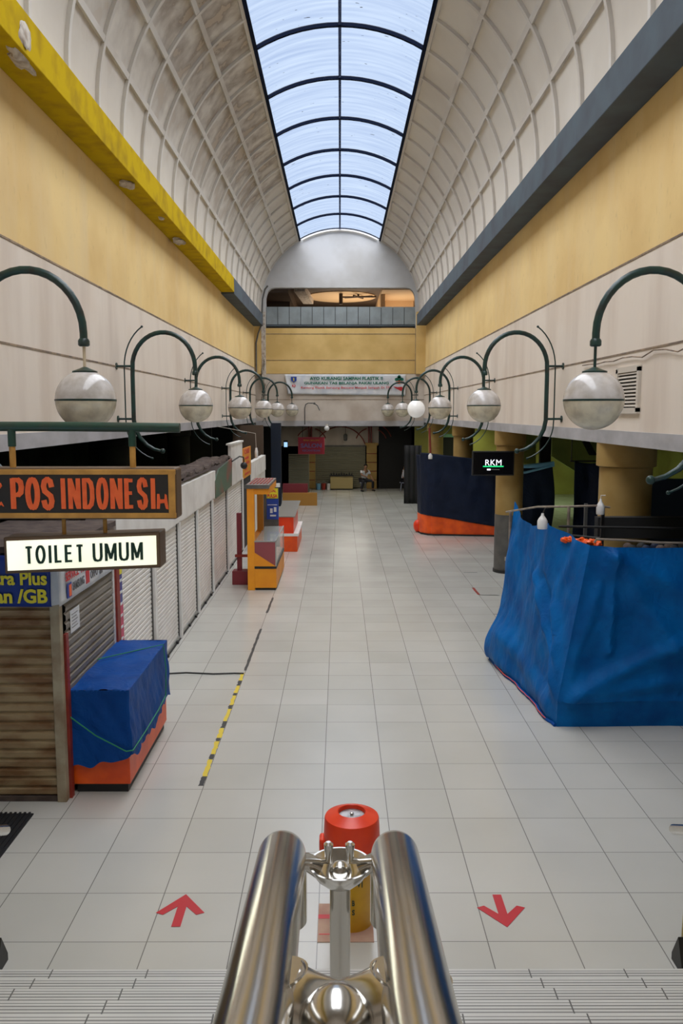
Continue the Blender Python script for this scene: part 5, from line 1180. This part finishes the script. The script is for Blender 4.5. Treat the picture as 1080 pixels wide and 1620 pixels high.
# ================================================================== PEOPLE
def skin_mesh(name, V, Ed, Rr, mt, parent, sub=2):
    me = bpy.data.meshes.new(name); me.from_pydata([Vector(v) - ORG[parent] for v in V], Ed, [])
    o = bpy.data.objects.new(name, me); COL.objects.link(o); o.parent = parent; ORG[o] = ORG[parent]
    md = o.modifiers.new('skin', 'SKIN'); md.use_smooth_shade = True
    for i, r in enumerate(Rr): me.skin_vertices[0].data[i].radius = (r, r) if not isinstance(r, tuple) else r
    me.skin_vertices[0].data[0].use_root = True
    s_ = o.modifiers.new('sub', 'SUBSURF'); s_.levels = sub; s_.render_levels = sub
    me.materials.append(M[mt]); return o
def person(base, yaw, lean, label, feet, hands):
    t = thing('person', base, label, 'person'); B = Vector(base); Rz = Matrix.Rotation(yaw, 3, 'Z')
    def W(p): return B + Rz @ Vector(p)
    hip = Vector((0, 0, 0.53)); chest = hip + Vector((0, 0.42 * math.sin(lean), 0.42 * math.cos(lean))); neck = chest + Vector((0, 0.10 * math.sin(lean), 0.10)); head = neck + Vector((0, 0.05, 0.13))
    V = [hip, hip.lerp(chest, 0.5), chest, neck, head, head + Vector((0, 0.01, 0.07))]; Ed = [(0, 1), (1, 2), (2, 3), (3, 4), (4, 5)]; Rr = [(0.15, 0.11), (0.14, 0.10), (0.16, 0.10), 0.055, 0.085, 0.07]
    S = list(V[:3]); SE = [(0, 1), (1, 2)]; SR = [(0.165, 0.125), (0.155, 0.115), (0.17, 0.115)]
    T = [hip]; TE = []; TR = [(0.165, 0.13)]; shoes = []
    for sx, ft, hd in ((-1, feet[0], hands[0]), (1, feet[1], hands[1])):
        k0 = len(V); hp = hip + Vector((0.09 * sx, 0.03, -0.02)); kn = Vector((ft[0] * 0.8 + 0.02 * sx, 0.43, 0.50)); an = Vector((ft[0], ft[1], 0.08)); toe = an + Vector((0, 0.16, -0.04))
        V += [hp, kn, an, toe]; Ed += [(0, k0), (k0, k0 + 1), (k0 + 1, k0 + 2), (k0 + 2, k0 + 3)]; Rr += [0.085, 0.06, 0.04, 0.03]
        j = len(T); T += [hp, kn, an + Vector((0, 0, 0.04))]; TE += [(0, j), (j, j + 1), (j + 1, j + 2)]; TR += [0.10, 0.075, 0.065]
        shoes.append((an, toe))
        k1 = len(V); sh_ = chest + Vector((0.19 * sx, 0, 0.02)); el = sh_.lerp(Vector(hd), 0.5) + Vector((0.07 * sx, -0.08, -0.05)); wr = Vector(hd); dirv = (wr - el).normalized(); pm = wr + dirv * 0.06
        V += [sh_, el, wr, pm]; Ed += [(2, k1), (k1, k1 + 1), (k1 + 1, k1 + 2), (k1 + 2, k1 + 3)]; Rr += [0.055, 0.04, 0.027, 0.03]
        j = len(S); S += [sh_, sh_.lerp(el, 0.75)]; SE += [(2, j), (j, j + 1)]; SR += [0.075, 0.062]
        side = dirv.cross(Vector((0, 0, 1))).normalized()
        for f, (o_, ln) in enumerate(((-0.03, 0.07), (-0.01, 0.08), (0.01, 0.075), (0.03, 0.06))):
            k2 = len(V); b0 = pm + side * o_ + dirv * 0.025; b1 = b0 + dirv * ln * 0.55 + Vector((0, 0, -0.01)); b2 = b1 + dirv * ln * 0.3 + Vector((0, 0, -0.03))
            V += [b0, b1, b2]; Ed += [(k1 + 3, k2), (k2, k2 + 1), (k2 + 1, k2 + 2)]; Rr += [0.011, 0.009, 0.008]
        k2 = len(V); b0 = wr + dirv * 0.03 - side * 0.035 * sx; b1 = b0 + dirv * 0.04 - side * 0.02 * sx
        V += [b0, b1]; Ed += [(k1 + 2, k2), (k2, k2 + 1)]; Rr += [0.012, 0.010]
    body = skin_mesh('body', [W(p) for p in V], Ed, Rr, 'skin', t, 1)
    skin_mesh('shirt', [W(p) for p in S], SE, SR, 'shirt', t)
    skin_mesh('trousers', [W(p) for p in T], TE, TR, 'trousers', t)
    for an, toe in shoes: skin_mesh('shoe', [W(an + Vector((0, -0.05, -0.03))), W(an.lerp(toe, .5)), W(toe + Vector((0, 0.05, 0)))], [(0, 1), (1, 2)], [0.05, 0.05, 0.035], 'black', t, 1)
    h = MB(); hc = head + Vector((0, -0.012, 0.045)); h.ball(W(hc), 0.098, 14, 1.0)
    bmesh.ops.delete(h.bm, geom=[v for v in h.bm.verts if (Rz.transposed() @ (v.co - W(hc))).z < -0.01 + 0.9 * max(0, (Rz.transposed() @ (v.co - W(hc))).y)], context='VERTS')
    h.build('hair', 'hair', t, smooth=True)
    m = MB()
    for sx in (-1, 1): m.ball(W(head + Vector((0.03 * sx, 0.085, 0.03))), 0.011, 8)
    m.build('eyes', 'black', t); MB().ball(W(head + Vector((0, 0.095, 0.0))), 0.017, 8).build('nose', 'skin', t, smooth=True)
    MB().tube([W(head + Vector((-0.025, 0.083, -0.035))), W(head + Vector((0.025, 0.083, -0.035)))], 0.006, 6).build('mouth', 'redsteel', t)
    for sx in (-1, 1): MB().ball(W(head + Vector((0.085 * sx, 0, 0.01))), 0.024, 8).build('ear', 'skin', t, smooth=True)
    return t
def stool(x, y, label):
    t = thing('stool', (x, y, 0), label, 'stool')
    MB().lathe([(0.17, 0.38), (0.18, 0.39), (0.18, 0.41), (0.17, 0.42)], (x, y, 0), 20).build('seat', 'wood', t, smooth=True)
    for k in range(4):
        a = PI / 4 + k * PI / 2; MB().tube([(x + 0.13 * math.cos(a), y + 0.13 * math.sin(a), 0.39), (x + 0.19 * math.cos(a), y + 0.19 * math.sin(a), 0)], 0.014, 6).build('leg', 'wood', t)
stool(1.12, 39.6, 'pale plastic stool under the man in a white shirt by the cream pilaster')
person((1.12, 39.6, 0), math.radians(-150), 0.30, 'person in white shirt and black trousers seated leaning forward by the cream pilaster', ((-0.30, 0.36), (0.30, 0.30)), ((-0.25, 0.40, 0.60), (0.12, 0.42, 0.72)))
stool(3.02, 39.6, 'pale plastic stool mostly hidden behind the black partition')
person((3.02, 39.6, 0), math.radians(-100), 0.10, 'person in white shirt seated half hidden behind the black partition', ((-0.14, 0.36), (0.14, 0.34)), ((-0.2, 0.36, 0.60), (0.2, 0.36, 0.60)))
